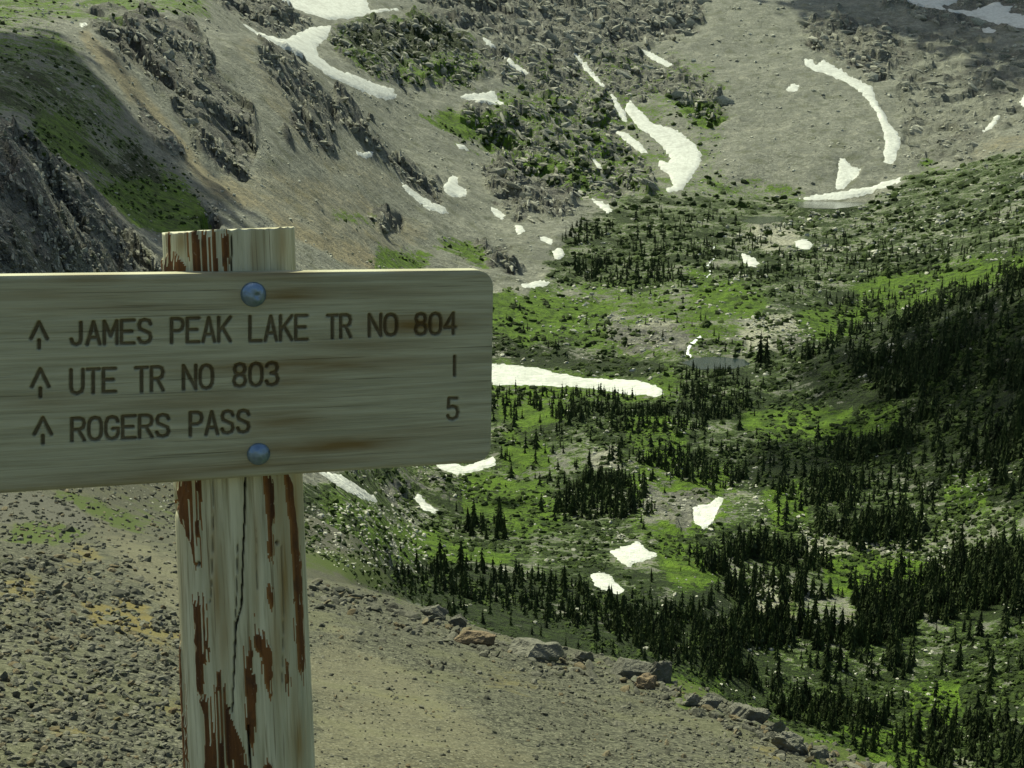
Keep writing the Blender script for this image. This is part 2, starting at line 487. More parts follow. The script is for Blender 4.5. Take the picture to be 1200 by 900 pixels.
m_crag = paint([
    # the left flank
    (.7, [(100, 20), (150, 20), (205, 30), (240, 55), (262, 95), (292, 130), (300, 175), (280, 205), (230, 165), (200, 120), (160, 85), (120, 50)]),
    (1, [(172, 70), (200, 72), (235, 90), (258, 118), (240, 118), (205, 100), (175, 95)]),
    (1, [(198, 40), (225, 45), (245, 70), (258, 85), (240, 80), (215, 60)]),
    (.9, [(235, 150), (262, 160), (285, 172), (290, 196), (268, 188), (245, 170)]),
    (1, [(165, 120), (190, 140), (215, 165), (222, 178), (200, 175), (160, 140)]),
    (1, [(300, 45), (318, 55), (345, 70), (370, 95), (388, 120), (392, 150), (390, 186), (368, 172), (348, 150), (340, 120), (318, 98), (306, 75)]),
    (1, [(325, 150), (340, 165), (346, 180), (334, 172)]),
    (1, [(390, 112), (410, 120), (430, 140), (448, 165), (470, 185), (495, 200), (518, 215), (525, 240), (505, 236), (480, 215), (455, 200), (440, 172), (415, 160), (396, 140)]),
    (.8, [(425, 250), (465, 248), (472, 270), (440, 275)]),
    (.9, [(560, 285), (590, 292), (612, 315), (600, 325), (575, 305)]),
    (1, [(230, 238), (258, 235), (262, 258), (240, 262)]),
    # near dark spur
    (1, [(-20, 150), (30, 165), (70, 195), (110, 235), (160, 280), (200, 330), (120, 330), (-20, 330)]),
    (1, [(-20, 575), (40, 578), (80, 592), (118, 618), (100, 630), (60, 612), (20, 612), (-20, 618)]),
    (.9, [(430, 552), (485, 552), (520, 580), (490, 592), (450, 575)]),
    (.6, [(365, 596), (430, 600), (472, 640), (455, 664), (400, 650), (365, 640)]),
    # knoll and the broken rock under the headwall
    (.75, [(376, 45), (410, 25), (470, 18), (520, 22), (560, 50), (575, 85), (540, 105), (470, 105), (420, 80)]),
    (.8, [(240, -5), (330, -5), (345, 12), (372, 25), (360, 32), (320, 45), (290, 28)]),
    (1, [(470, -5), (820, -5), (815, 40), (740, 55), (700, 60), (660, 55), (600, 45), (560, 40), (520, 15)]),
    (.8, [(560, 50), (700, 60), (740, 60), (790, 70), (800, 95), (760, 120), (720, 110), (690, 125), (640, 110), (590, 100)]),
    (.8, [(540, 125), (640, 115), (720, 130), (760, 190), (770, 220), (720, 235), (640, 210), (600, 190), (550, 165)]),
    (.9, [(690, 110), (730, 115), (735, 150), (700, 145)]),
    (1, [(560, 195), (600, 190), (660, 200), (690, 225), (660, 262), (620, 262), (585, 245)]),
    (.9, [(770, 95), (800, 82), (825, 95), (855, 118), (845, 145), (815, 140), (790, 120)]),
    (.75, [(935, 25), (980, 15), (1050, 35), (1062, 60), (1045, 85), (1022, 98), (985, 75), (950, 60)]),
    (.45, [(1050, 40), (1130, 35), (1200, 60), (1200, 140), (1130, 190), (1065, 190), (1050, 120)]),
    (.8, [(1000, -10), (1200, -10), (1200, 40), (1100, 30)]),
    # valley outcrops
    (.8, [(395, 545), (480, 545), (560, 575), (555, 600), (500, 590), (440, 570)]),
    (.6, [(740, 560), (830, 560), (850, 600), (800, 625), (745, 610)]),
    (.5, [(690, 525), (725, 530), (740, 550), (700, 552)]),
    (.7, [(700, 380), (790, 365), (880, 400), (870, 425), (800, 420), (720, 410)]),
    (.6, [(900, 385), (960, 385), (965, 415), (905, 420)]),
    (.4, [(660, 335), (870, 330), (880, 370), (760, 380), (660, 370)]),
], 3)
NEAR_POLY = [(-20, 632), (100, 640), (205, 640), (370, 672), (500, 712), (620, 750), (790, 798), (900, 846), (1060, 905), (1060, 920), (-20, 920)]
m_grass = paint([
    (.62, VALLEY),
    (0, NEAR_POLY),
    (.12, [(360, 592), (440, 598), (478, 640), (455, 665), (400, 652), (360, 640)]),
    (.42, [(560, 110), (700, 60), (800, 60), (860, 100), (840, 230), (700, 240), (600, 200)]),
    (.55, [(-5, -10), (240, -10), (258, 25), (120, 22), (60, 34), (-5, 34)]),
    (.56, [(-5, 34), (70, 38), (100, 70), (140, 112), (170, 160), (220, 200), (258, 250), (215, 268), (150, 255), (90, 220), (40, 175), (-5, 150)]),
    (.95, [(120, 215), (170, 200), (230, 225), (262, 255), (215, 270), (160, 258)]),
    (.9, [(40, 130), (90, 140), (110, 190), (80, 205), (40, 175)]),
    (.55, [(376, 45), (410, 25), (470, 18), (520, 22), (560, 50), (575, 85), (540, 105), (470, 105), (420, 80)]),
    (.8, [(490, 125), (540, 130), (580, 150), (585, 178), (545, 170), (505, 150)]),
    (.5, [(580, 120), (680, 130), (760, 190), (760, 225), (660, 215), (590, 190)]),
    (.75, [(560, 190), (640, 195), (690, 205), (700, 230), (660, 220), (600, 205)]),
    (.85, [(795, 118), (830, 120), (850, 135), (825, 148), (800, 140)]),
    (.35, [(560, 60), (800, 60), (800, 110), (700, 110), (600, 100)]),
    (.7, [(430, 288), (490, 292), (510, 310), (480, 322), (430, 318)]),
    (.55, [(380, 250), (430, 255), (440, 275), (390, 268)]),
    (.8, [(500, 278), (560, 285), (580, 310), (540, 305)]),
    (.5, [(820, 200), (950, 215), (950, 234), (830, 232)]),
    (.6, [(1080, 185), (1115, 190), (1110, 205), (1070, 210)]),
    # valley meadows
    (1, [(580, 345), (640, 340), (700, 345), (730, 360), (690, 385), (620, 400), (580, 390)]),
    (1, [(800, 325), (850, 330), (900, 350), (880, 370), (820, 368)]),
    (1, [(930, 365), (985, 350), (1010, 380), (960, 400), (930, 395)]),
    (.9, [(1000, 330), (1200, 300), (1200, 322), (1040, 370), (1000, 370)]),
    (.9, [(600, 462), (660, 465), (670, 490), (620, 500), (585, 490)]),
    (.9, [(590, 505), (640, 510), (650, 545), (600, 550)]),
    (.95, [(735, 485), (800, 490), (800, 545), (755, 540), (735, 510)]),
    (.9, [(540, 560), (640, 555), (660, 610), (600, 620), (545, 600)]),
    (1, [(470, 620), (520, 615), (560, 640), (610, 645), (600, 660), (540, 655), (480, 645)]),
    (1, [(765, 625), (830, 640), (850, 680), (830, 690), (780, 680)]),
    (1, [(960, 640), (1030, 645), (1110, 655), (1120, 680), (1060, 700), (980, 690)]),
    (1, [(1060, 800), (1130, 795), (1130, 840), (1065, 850)]),
    (.9, [(930, 855), (1060, 850), (1090, 900), (960, 900)]),
    (.9, [(870, 470), (1050, 470), (1060, 515), (940, 520), (870, 500)]),
    (1, [(895, 570), (935, 560), (945, 610), (905, 620)]),
    (.9, [(1100, 550), (1170, 545), (1160, 600), (1110, 600)]),
    (.8, [(380, 580), (450, 610), (470, 650), (420, 660), (370, 600)]),
    (.85, [(370, 640), (440, 680), (440, 700), (380, 665)]),
    (.8, [(720, 780), (850, 770), (860, 820), (800, 830)]),
    (.95, [(30, 610), (100, 620), (110, 632), (60, 640), (10, 632)]),
    (.9, [(60, 575), (120, 590), (180, 612), (150, 625), (100, 605), (50, 590)]),
    (.45, [(130, 575), (210, 580), (210, 625), (160, 610)]),
], 5)
m_veg = paint([
    (.60, VALLEY),
    (0, NEAR_POLY),
    (.30, [(620, 335), (900, 335), (900, 400), (700, 420), (620, 400)]),
    (.25, [(580, 420), (790, 430), (790, 470), (580, 470)]),
    (.9, [(580, 395), (640, 398), (740, 420), (780, 440), (700, 440), (620, 420), (580, 420)]),
    (.9, [(920, 425), (1000, 385), (1210, 325), (1210, 600), (1050, 560), (1000, 470), (930, 445)]),
    (.9, [(880, 520), (1070, 500), (1080, 560), (880, 560)]),
    (.85, [(440, 665), (540, 650), (700, 690), (860, 700), (870, 790), (700, 790), (560, 740)]),
    (.15, [(740, 550), (860, 550), (860, 620), (750, 625)]),
    (.5, [(0, 60), (90, 60), (150, 130), (180, 170), (130, 200), (70, 180), (0, 130)]),
    (.8, [(130, 190), (160, 165), (190, 185), (195, 215), (150, 215)]),
    (.75, [(400, 30), (520, 25), (560, 60), (530, 75), (430, 75)]),
    (.6, [(670, 240), (770, 235), (830, 250), (760, 270), (680, 270)]),
    (.35, [(370, 580), (480, 600), (500, 660), (440, 670), (370, 620)]),
    (.8, [(365, 640), (395, 650), (440, 685), (380, 665)]),
], 6)
m_orange = paint([
    (.9, band([(95, 35), (130, 75), (180, 128), (230, 185), (300, 238), (370, 280), (440, 315)], 20)),
    (.5, band([(280, 50), (310, 95), (335, 135), (365, 180), (400, 215)], 24)),
    (.5, [(250, 190), (330, 200), (420, 230), (520, 265), (480, 300), (400, 290), (300, 240)]),
    (.45, [(395, 165), (440, 190), (480, 225), (440, 235), (395, 200)]),
    (.5, [(1110, 195), (1150, 165), (1200, 150), (1200, 182), (1140, 190)]),
    (.7, [(600, 510), (625, 510), (630, 535), (595, 540)]),
    (.6, [(1080, 640), (1150, 635), (1150, 660), (1090, 665)]),
    (.7, [(880, 690), (940, 700), (930, 735), (890, 725)]),
    (.7, [(985, 715), (1025, 715), (1025, 735), (990, 735)]),
    (.8, ell(140, 720, 45, 20, 10)), (.7, ell(25, 690, 28, 14)), (.6, ell(195, 745, 30, 14)), (.6, ell(95, 655, 30, 16)),
    (.6, ell(85, 850, 40, 12)), (.5, ell(200, 820, 30, 12)), (.3, ell(470, 835, 60, 22, 8)), (.5, ell(900, 880, 30, 10)), (.4, ell(600, 800, 60, 16, 10)),
], 5)
m_pale = paint([
    (.5, [(640, 330), (900, 320), (960, 390), (860, 420), (760, 420), (640, 390)]),
    (.85, [(700, 385), (780, 370), (800, 400), (740, 410)]),
    (.9, [(865, 380), (925, 365), (965, 395), (920, 415), (880, 405)]),
    (.8, [(690, 528), (725, 528), (745, 552), (700, 555)]),
    (.8, [(745, 562), (830, 560), (845, 590), (800, 622), (750, 610)]),
    (.5, [(855, 560), (900, 570), (910, 635), (870, 650), (845, 610)]),
    (.7, [(930, 610), (1010, 630), (1090, 655), (1030, 660), (940, 645)]),
    (.7, [(860, 680), (950, 660), (960, 700), (880, 720)]),
    (.7, [(1090, 640), (1150, 630), (1150, 665), (1090, 670)]),
    (.5, [(880, 240), (1200, 200), (1200, 300), (900, 310)]),
    (.7, [(840, 270), (900, 260), (960, 280), (900, 300), (850, 300)]),
    (.6, [(580, 425), (700, 425), (780, 450), (790, 470), (700, 445), (600, 430)]),
    (.6, [(400, 555), (540, 550), (560, 590), (470, 590)]),
    (.6, [(370, 590), (430, 600), (470, 660), (420, 665), (365, 640)]),
    (.5, [(1090, 560), (1200, 530), (1200, 560), (1120, 580)]),
    (.35, [(1060, 100), (1200, 60), (1200, 150), (1100, 195), (1040, 200)]),
    (.5, [(700, 600), (760, 610), (780, 640), (700, 640)]),
    (.45, [(140, 575), (205, 575), (205, 615), (170, 605)]),
], 6)
TRAIL = [(700, 910), (610, 905), (520, 870), (430, 815), (330, 755), (230, 700), (185, 670), (150, 652), (95, 640), (60, 622)]
m_dirt = paint([
    (.72, [(350, 900), (370, 830), (375, 770), (372, 730), (400, 735), (490, 790), (580, 850), (650, 890), (640, 905)]),
    (1, [(120, 642), (160, 635), (205, 650), (260, 700), (400, 790), (390, 830), (280, 770), (200, 720), (160, 680)]),
    (.6, [(110, 598), (150, 610), (180, 635), (130, 640), (95, 618)]),
    (.6, band([(470, 240), (520, 285), (545, 300), (540, 318)], 5)),
], 12)

# masks for every point of the land
PXc, PYc = np.clip(PX0, -60, 1260), np.clip(PY0, -60, 960)
wsc = np.clip(RR[None] / 30, .5, 24)
wob = 34 * (fbm(GX / wsc + 3, GY / wsc, 4, 51, .6) - .5)
wob2 = 30 * (fbm(GX / wsc + 77, GY / wsc + 31, 4, 57, .6) - .5)
far = RR[None] > 1.5
calm_w = np.where((PXc < 330) & (RR[None] > 200), .8, 1)
SX, SY = PXc + wob * calm_w, PYc + wob2 * calm_w
A_valley = sample(m_valley, SX, SY)
A_crag = sample(m_crag, SX, SY)
A_grass = sample(m_grass, SX, SY)
A_veg = sample(m_veg, SX, SY)
A_orange = sample(m_orange, SX, SY)
A_pale = sample(m_pale, SX, SY)
A_dirt = sample(m_dirt, SX, SY)
A_pale *= .55 + .75 * fbm(GX / 20, GY / 20, 3, 141)
A_grass *= 1 - .55 * smooth(.4, .8, A_pale)
A_veg *= (1 - .6 * smooth(.4, .8, A_pale)) * (1 - .7 * smooth(.68, .95, A_grass))
A_snow = np.clip(sample(m_snow, PXc, PYc) * 1.5, 0, 1)
A_lake = np.clip(sample(m_lake, PXc, PYc) * 1.4, 0, 1)

# ---- relief
w_near = 1 - smooth(20, 40, RR)[None]
w_far = smooth(60, 130, RR)[None]
calm = (1 - .9 * np.maximum(A_snow, A_lake))
mount = (1 - A_valley)
near_rel = 0.16 * (fbm(GX / 2.2, GY / 2.2, 4, 3) - .5) + .07 * (fbm(GX / .5, GY / .5, 3, 9) - .5) * smooth(2, 5, RR)[None]
near_rel = near_rel * (1 - .5 * A_dirt)
val_rel = 5.0 * (fbm(GX / 42, GY / 42, 4, 21) - .5) + 1.6 * (ridged(GX / 11, GY / 11, 3, 27) - .5)
mnt_rel = 11.0 * (ridged(GX / 95 + .3 * fbm(GX / 60, GY / 60, 2, 3), GY / 130, 4, 33) - .55) + 2.4 * (fbm(GX / 9, GY / 9, 3, 37) - .5)
mnt_rel *= np.clip(RR[None] / 700, .25, 1)
sc = np.clip(RR[None] / 800, .22, 1.25)
wx, wy = GX + 7 * fbm(GX / 18, GY / 18, 2, 71), GY + 7 * fbm(GX / 18 + 9, GY / 18, 2, 73)
ca_, sa_ = math.cos(.6), math.sin(.6)


def crag_field(k):
    ax, ay = (wx * ca_ + wy * sa_) / k, (-wx * sa_ + wy * ca_) / k
    return 14 * (blocks(ax / 28, ay / 60, 81) - .45) + 7 * (blocks(ax / 13, ay / 25, 91) - .45) + 4.5 * (ridged(ax / 16, ay / 26, 3, 95) - .6) + 2.0 * (blocks(ax / 6, ay / 9, 97) - .45)


wn_ = smooth(240, 330, RR)[None]
crag_rel = crag_field(1.0) * wn_ + crag_field(.3) * 1.25 * (1 - wn_)
crag_amt = smooth(.15, .75, A_crag + .5 * (fbm(GX / 16, GY / 16, 3, 44) - .5)) * np.where(A_crag > .02, 1, 0)
crag_rel = crag_rel * (1 - .95 * np.clip(sample(blur(m_snow, 4), PXc, PYc) * 2.6, 0, 1)) * crag_amt * np.where(RR[None] > 285, np.clip(RR[None] / 900, .5, 1.2), .3) * np.where(A_valley > .5, .45, 1)
for ax_ in (0, 1):
    crag_rel = (np.roll(crag_rel, 1, ax_) + 9 * crag_rel + np.roll(crag_rel, -1, ax_)) / 11
Z = Z0 + w_near * near_rel + w_far * calm * (val_rel * A_valley * np.clip(RR[None] / 300, .5, 1.2) + mnt_rel * mount + crag_rel)
# the lakes lie level, the land around them comes down to the shore
LAKE_GEO = []
for nm_, poly_, up_ in LAKES:
    p_ = np.asarray(poly_, float)
    ac, tc_ = az_tan(p_[:, 0].mean(), p_[:, 1].mean())
    col_ = int(np.argmin(np.abs(AZ - ac)))
    t_col = Z0[col_] / RR
    j_ = np.argmin(np.where(RR > 200, np.abs(t_col - tc_), 9))
    zl_ = float(Z0[col_, j_])
    ap, tp = az_tan(p_[:, 0], p_[:, 1])
    rp_ = np.clip(zl_ / tp, RR[j_] * .9, RR[j_] * (1.035 if nm_ == 'lake' else 1.12))
    LAKE_GEO.append((nm_, ap, rp_, zl_))
    near_ = (np.abs(AZ - ac) < np.ptp(ap) * 1.2)
    ii = np.nonzero(near_)[0]
    A2, R2 = np.meshgrid(AZ[ii], RR, indexing='ij')
    pl = np.stack([ap, rp_ / RR[j_] * .35], 1)
    ins0 = in_poly(A2, R2 / RR[j_] * .35, pl)
    ext = ins0.astype(float)
    for _ in range(7):
        ext[1:-1, 1:-1] = np.maximum(ext[1:-1, 1:-1], np.maximum(np.maximum(ext[:-2, 1:-1], ext[2:, 1:-1]), np.maximum(ext[1:-1, :-2], ext[1:-1, 2:])) - .14)
    w_ = smooth(0, 1, ext)
    cur = Z[ii]
    Z[ii] = np.where(ins0, zl_ - .8, cur * (1 - w_) + (zl_ + .25) * w_)
Z = np.minimum(Z, 500)
TT = Z / RR[None]


def raycast(px, py, rmin=2.5):
    px, py = np.atleast_1d(np.asarray(px, float)), np.atleast_1d(np.asarray(py, float))
    a, t = az_tan(px, py)
    fi = np.interp(a, AZ, np.arange(NA))
    i0 = np.clip(fi.astype(int), 0, NA - 2)
    w = fi - i0
    j0 = int(np.searchsorted(RR, rmin))
    out = np.zeros(len(px))
    for s in range(0, len(px), 3000):
        e = slice(s, s + 3000)
        T = TT[i0[e], j0:] * (1 - w[e])[:, None] + TT[i0[e] + 1, j0:] * w[e][:, None]
        hit = T >= t[e][:, None]
        k = np.argmax(hit, 1)
        none = ~hit.any(1)
        k1 = np.clip(k, 1, None)
        n = np.arange(len(k))
        ta, tb = T[n, k1 - 1], T[n, k1]
        fr = np.clip((t[e] - ta) / np.where(np.abs(tb - ta) < 1e-9, 1, tb - ta), 0, 1)
        r = RR[j0 + k1 - 1] * (1 - fr) + RR[j0 + k1] * fr
        out[e] = np.where(none, np.nan, r)
    return np.sin(a) * out, np.cos(a) * out, t * out, out


def ground_z(x, y):
    x, y = np.asarray(x, float), np.asarray(y, float)
    fi = np.interp(np.arctan2(x, y), AZ, np.arange(NA))
    fj = np.interp(np.hypot(x, y), RR, np.arange(NR))
    i, j = np.clip(fi.astype(int), 0, NA - 2), np.clip(fj.astype(int), 0, NR - 2)
    u, v = fi - i, fj - j
    return (Z[i, j] * (1 - u) + Z[i + 1, j] * u) * (1 - v) + (Z[i, j + 1] * (1 - u) + Z[i + 1, j + 1] * u) * v


# ---- land materials
def far_material(name):
    n = NT(name)
    P = n.pos()
    c1 = n.attr('cover')
    g, v, cr = n.sep(c1.outputs['Color'])[:3]
    c2 = n.attr('soil')
    org, pale, dirt = n.sep(c2.outputs['Color'])[:3]
    fine = n.noise(P, .55, 4, .8)
    mid = n.noise(P, .2, 3, .7)
    big = n.noise(P, .03, 3, .6)
    cells = n.sep(n.voro(P, .5))[0]
    jit = n.math('ADD', n.math('ADD', n.math('MULTIPLY', n.math('SUBTRACT', mid, .5), 1.1), n.math('MULTIPLY', n.math('SUBTRACT', fine, .5), 1.0)), n.math('MULTIPLY', n.math('SUBTRACT', big, .5), .9))
    scree = n.mix(n.step(fine, .3, .7), (.115, .120, .10), (.29, .298, .25))
    scree = n.mix(n.math('MULTIPLY', n.step(cells, .1, .95), .5), scree, (.36, .362, .30))
    scree = n.mix(n.step(big, .40, .60, 0, .6), scree, (.16, .168, .145))
    patchy = n.noise(P, .06, 4, .7)
    scree = n.mix(n.step(patchy, .5, .66, 0, .6), scree, (.115, .125, .07))
    scree = n.mix(n.step(patchy, .32, .46, .5, 0), scree, (.35, .345, .27))
    scree = n.mix(n.step(n.math('ADD', org, n.math('MULTIPLY', jit, .5)), .3, .8, 0, .8), scree, n.mix(mid, (.23, .185, .105), (.32, .28, .17)))
    scree = n.mix(n.step(mid, .35, .65, .55, 0), scree, (.10, .105, .08))
    palec = n.mix(n.step(fine, .35, .65), (.17, .17, .125), (.46, .46, .36))
    scree = n.mix(n.step(n.math('ADD', pale, n.math('MULTIPLY', jit, 1.0)), .45, .65), scree, palec)
    rockc = n.mix(n.step(fine, .3, .7), (.048, .05, .048), (.21, .212, .18))
    rockc = n.mix(n.step(cells, .5, .95, 0, .5), rockc, (.31, .305, .24))
    rockc = n.mix(n.step(mid, .5, .65, 0, .6), rockc, (.09, .10, .05))
    rockc = n.mix(n.step(big, .5, .62, 0, .5), rockc, (.062, .058, .055))
    scree = n.mix(n.step(n.math('ADD', cr, n.math('MULTIPLY', jit, .7)), .35, .6), scree, rockc)
    grass = n.mix(n.step(mid, .32, .68), (.028, .056, .006), (.105, .185, .015))
    grass = n.mix(n.step(fine, .5, .75, 0, .6), grass, (.135, .17, .028))
    veg = n.mix(n.step(fine, .35, .7), (.009, .016, .005), (.032, .054, .010))
    col = n.mix(n.step(n.math('ADD', g, n.math('MULTIPLY', jit, 1.1)), .40, .60), scree, grass)
    col = n.mix(n.step(n.math('ADD', v, n.math('MULTIPLY', jit, 1.5)), .52, .60), col, veg)
    col = n.mix(n.step(n.math('ADD', dirt, n.math('MULTIPLY', jit, .4)), .4, .7), col, (.28, .255, .185))
    n.bump(n.math('ADD', fine, mid), 1.0, 2.4)
    return n.base(col)


def near_material(name):
    n = NT(name)
    P = n.pos()
    c1 = n.attr('cover')
    g, v, cr = n.sep(c1.outputs['Color'])[:3]
    c2 = n.attr('soil')
    org, pale, dirt = n.sep(c2.outputs['Color'])[:3]
    fine = n.noise(P, 34, 3, .75)
    grit1 = n.sep(n.voro(P, 24))[0]
    grit2 = n.sep(n.voro(P, 70))[1]
    mid = n.noise(P, 3.5, 4, .65)
    big = n.noise(P, .6, 3, .6)
    jit = n.math('ADD', n.math('SUBTRACT', mid, .5), n.math('ADD', n.math('MULTIPLY', n.math('SUBTRACT', fine, .5), .6), n.math('SUBTRACT', big, .5)))
    stone = n.mix(n.step(grit1, .1, .9), (.024, .026, .018), (.088, .09, .062))
    dirtc = n.mix(n.step(n.math('ADD', n.math('MULTIPLY', fine, .6), n.math('MULTIPLY', big, .4)), .35, .62), (.064, .061, .038), (.13, .125, .082))
    col = n.mix(n.step(n.math('ADD', dirt, jit), .3, .75), stone, dirtc)
    col = n.mix(n.step(grit2, .72, 1.0, 0, .65), col, (.22, .215, .155))
    col = n.mix(n.step(grit1, .0, .16, .7, 0), col, (.045, .045, .032))
    col = n.mix(n.step(n.math('ADD', org, jit), .36, .75, 0, .8), col, n.mix(mid, (.12, .095, .03), (.18, .15, .05)))
    col = n.mix(n.step(n.math('ADD', big, n.math('MULTIPLY', jit, .5)), .5, .7, 0, .4), col, (.105, .108, .055))
    col = n.mix(n.step(n.math('ADD', g, jit), .4, .7), col, n.mix(n.step(fine, .3, .7), (.022, .038, .008), (.085, .115, .022)))
    col = n.mix(n.step(n.math('ADD', cr, jit), .45, .65), col, n.mix(n.step(fine, .3, .7), (.03, .03, .026), (.13, .13, .10)))
    h = n.math('ADD', n.math('MULTIPLY', fine, .6), grit1)
    n.bump(h, 1.0, .03)
    return n.base(col)


MAT_FAR = far_material('mountain_ground')
MAT_NEAR = near_material('trail_gravel')

idx = np.arange(NA * NR).reshape(NA, NR)
quads = np.stack([idx[:-1, :-1], idx[1:, :-1], idx[1:, 1:], idx[:-1, 1:]], -1)
reg = np.where(RR[None, :-1] < 100, 0, np.where(A_valley[:-1, :-1] > .5, 1, 2))
reg = np.broadcast_to(reg, quads.shape[:2])
V = np.stack([GX, GY, Z], -1).reshape(-1, 3)
COV = np.stack([A_grass, A_veg, A_crag, np.ones_like(Z)], -1).reshape(-1, 4)
SOIL = np.stack([A_orange, A_pale, A_dirt, np.ones_like(Z)], -1).reshape(-1, 4)
CR = crag_amt[:-1, :-1]
land = {}
for k, nm in enumerate(('trail_slope', 'valley_floor', 'mountain')):
    sel = reg == k
    q = quads[sel]
    used = np.zeros(NA * NR, bool)
    used[q.ravel()] = True
    remap = np.cumsum(used) - 1
    flat = (CR[sel] > .4) & (k > 0)
    me = mesh_np(nm, V[used], remap[q][:, ::-1], ~flat)
    color_attr(me, 'cover', COV[used])
    color_attr(me, 'soil', SOIL[used])
    me.materials.append(MAT_NEAR if k == 0 else MAT_FAR)
    land[nm] = link(nm, me, kind='structure')

# ------------------------------------------------------------------ snow patches and water
n = NT('old_snow')
P = n.pos()
d = n.noise(P, .25, 4, .6)
c = n.mix(n.step(d, .35, .7), (.51, .525, .495), (.39, .40, .37))
c = n.mix(n.step(n.noise(P, .07, 4, .65), .48, .66, 0, .6), c, (.33, .335, .31))
n.bump(n.noise(P, .45, 3, .6), .7, 1.6)
n.b.inputs['Roughness'].default_value = .7
MAT_SNOW = n.base(c)


def densify(poly, step, jit):
    out = []
    p = np.asarray(poly, float)
    for a, b in zip(p, np.roll(p, -1, 0)):
        L = np.linalg.norm(b - a)
        m = max(1, int(L / step))
        for k in range(m):
            q = a + (b - a) * k / m
            out.append(q + (rng.normal(0, jit, 2) if k else 0))
    return np.array(out)


def dist_poly(px, py, poly):
    p = np.asarray(poly, float)
    best = np.full(len(px), 1e9)
    for a, b in zip(p, np.roll(p, -1, 0)):
        ab = b - a
        t = np.clip(((px - a[0]) * ab[0] + (py - a[1]) * ab[1]) / max(ab @ ab, 1e-9), 0, 1)
        best = np.minimum(best, np.hypot(px - a[0] - t * ab[0], py - a[1] - t * ab[1]))
    return best


def patch(poly, step, jit, lift):
    b = densify(poly, step, jit)
    x0, y0 = b.min(0)
    x1, y1 = b.max(0)
    gx, gy = np.meshgrid(np.arange(x0, x1, step), np.arange(y0, y1, step))
    gx, gy = gx.ravel() + rng.uniform(-.3, .3, gx.size) * step, gy.ravel() + rng.uniform(-.3, .3, gy.size) * step
    ok = in_poly(gx, gy, b) & (dist_poly(gx, gy, b) > step * .45)
    px, py = np.concatenate([b[:, 0], gx[ok]]), np.concatenate([b[:, 1], gy[ok]])
    nb = len(b)
    X, Y, Zr, R = raycast(px, py, 60)
    good = np.isfinite(R)
    # a ray that slips past a knob far behind the patch is pulled back
    med = np.nanmedian(R)
    good &= np.abs(R - med) < .35 * med
    bi = np.nonzero(good[:nb])[0]
    keep = np.nonzero(good)[0]
    pts = [Vector((X[i], Y[i])) for i in keep]
    loop = list(range(len(bi)))
    res = mgeo.delaunay_2d_cdt(pts, [], [loop], 1, 1e-4)
    vx = np.array([(v.x, v.y) for v in res[0]])
    fc = [f for f in res[2] if len(f) == 3]
    z = ground_z(vx[:, 0], vx[:, 1])
    qx, qy = project(vx[:, 0], vx[:, 1], z)
    dd = dist_poly(qx, qy, b)
    up = med / F * lift * np.clip(dd / 2.5, 0, 1) ** .6
    v3 = np.column_stack([vx, z + up - .12 * (dd < .3)])
    return v3, np.array(fc, int), med


for label, poly in SNOW:
    big = max(p[0] for p in poly) - min(p[0] for p in poly)
    v3, fc, med = patch(poly, 1.6 if big < 60 else 2.2, .75, 1.3)
    if len(fc) == 0:
        print('no snow', label)
        continue
    c0 = v3.mean(0)
    me = mesh_np('snow_patch', v3 - c0, fc, True)
    me.materials.append(MAT_SNOW)
    o = link('snow_patch', me, label=label, category='snow patch', group='snow patches left on the slopes')
    o.location = c0

n = NT('lake_water')
n.b.inputs['Roughness'].default_value = .12
n.b.inputs['Specular IOR Level'].default_value = .35
n.bump(n.noise(n.pos(), 1.2, 2), .3, .25)
MAT_WATER = n.base(n.mix(n.noise(n.pos(), .05, 2), (.012, .022, .02), (.02, .032, .027)))
for nm, a, r, zl in LAKE_GEO:
    g_ = np.stack([np.sin(a) * r, np.cos(a) * r], 1)
    g_ = g_.mean(0) + (g_ - g_.mean(0)) * 1.0
    pts = [Vector(p) for p in densify(g_, 6, .8)]
    res = mgeo.delaunay_2d_cdt(pts, [], [list(range(len(pts)))], 1, 1e-4)
    me = mesh_np(nm, [(v.x, v.y, zl) for v in res[0]], [f for f in res[2] if len(f) == 3], False)
    me.materials.append(MAT_WATER)
    link(nm, me, kind='structure')
# the white water above the pond
n = NT('white_water')
MAT_FOAM = n.base(n.mix(n.noise(n.pos(), 1.5, 3), (.45, .48, .5), (.85, .87, .88)))
for label, line, w in (('white cascade tumbling into the dark pond', [(822, 394), (817, 398), (811, 402), (807, 408), (806, 414), (810, 419)], 4.2),
                       ('thin white brook zigzagging among the upper firs', [(838, 288), (834, 294), (839, 299), (832, 308), (826, 314), (834, 319), (828, 325)], 2.6)):
    v3, fc, med = patch(band(line, w), 1.2, .4, .8)
    me = mesh_np('waterfall', v3, fc, True)
    me.materials.append(MAT_FOAM)
    link('waterfall', me, label=label, category='stream')

# ------------------------------------------------------------------ rocks
PHI = (1 + 5 ** .5) / 2


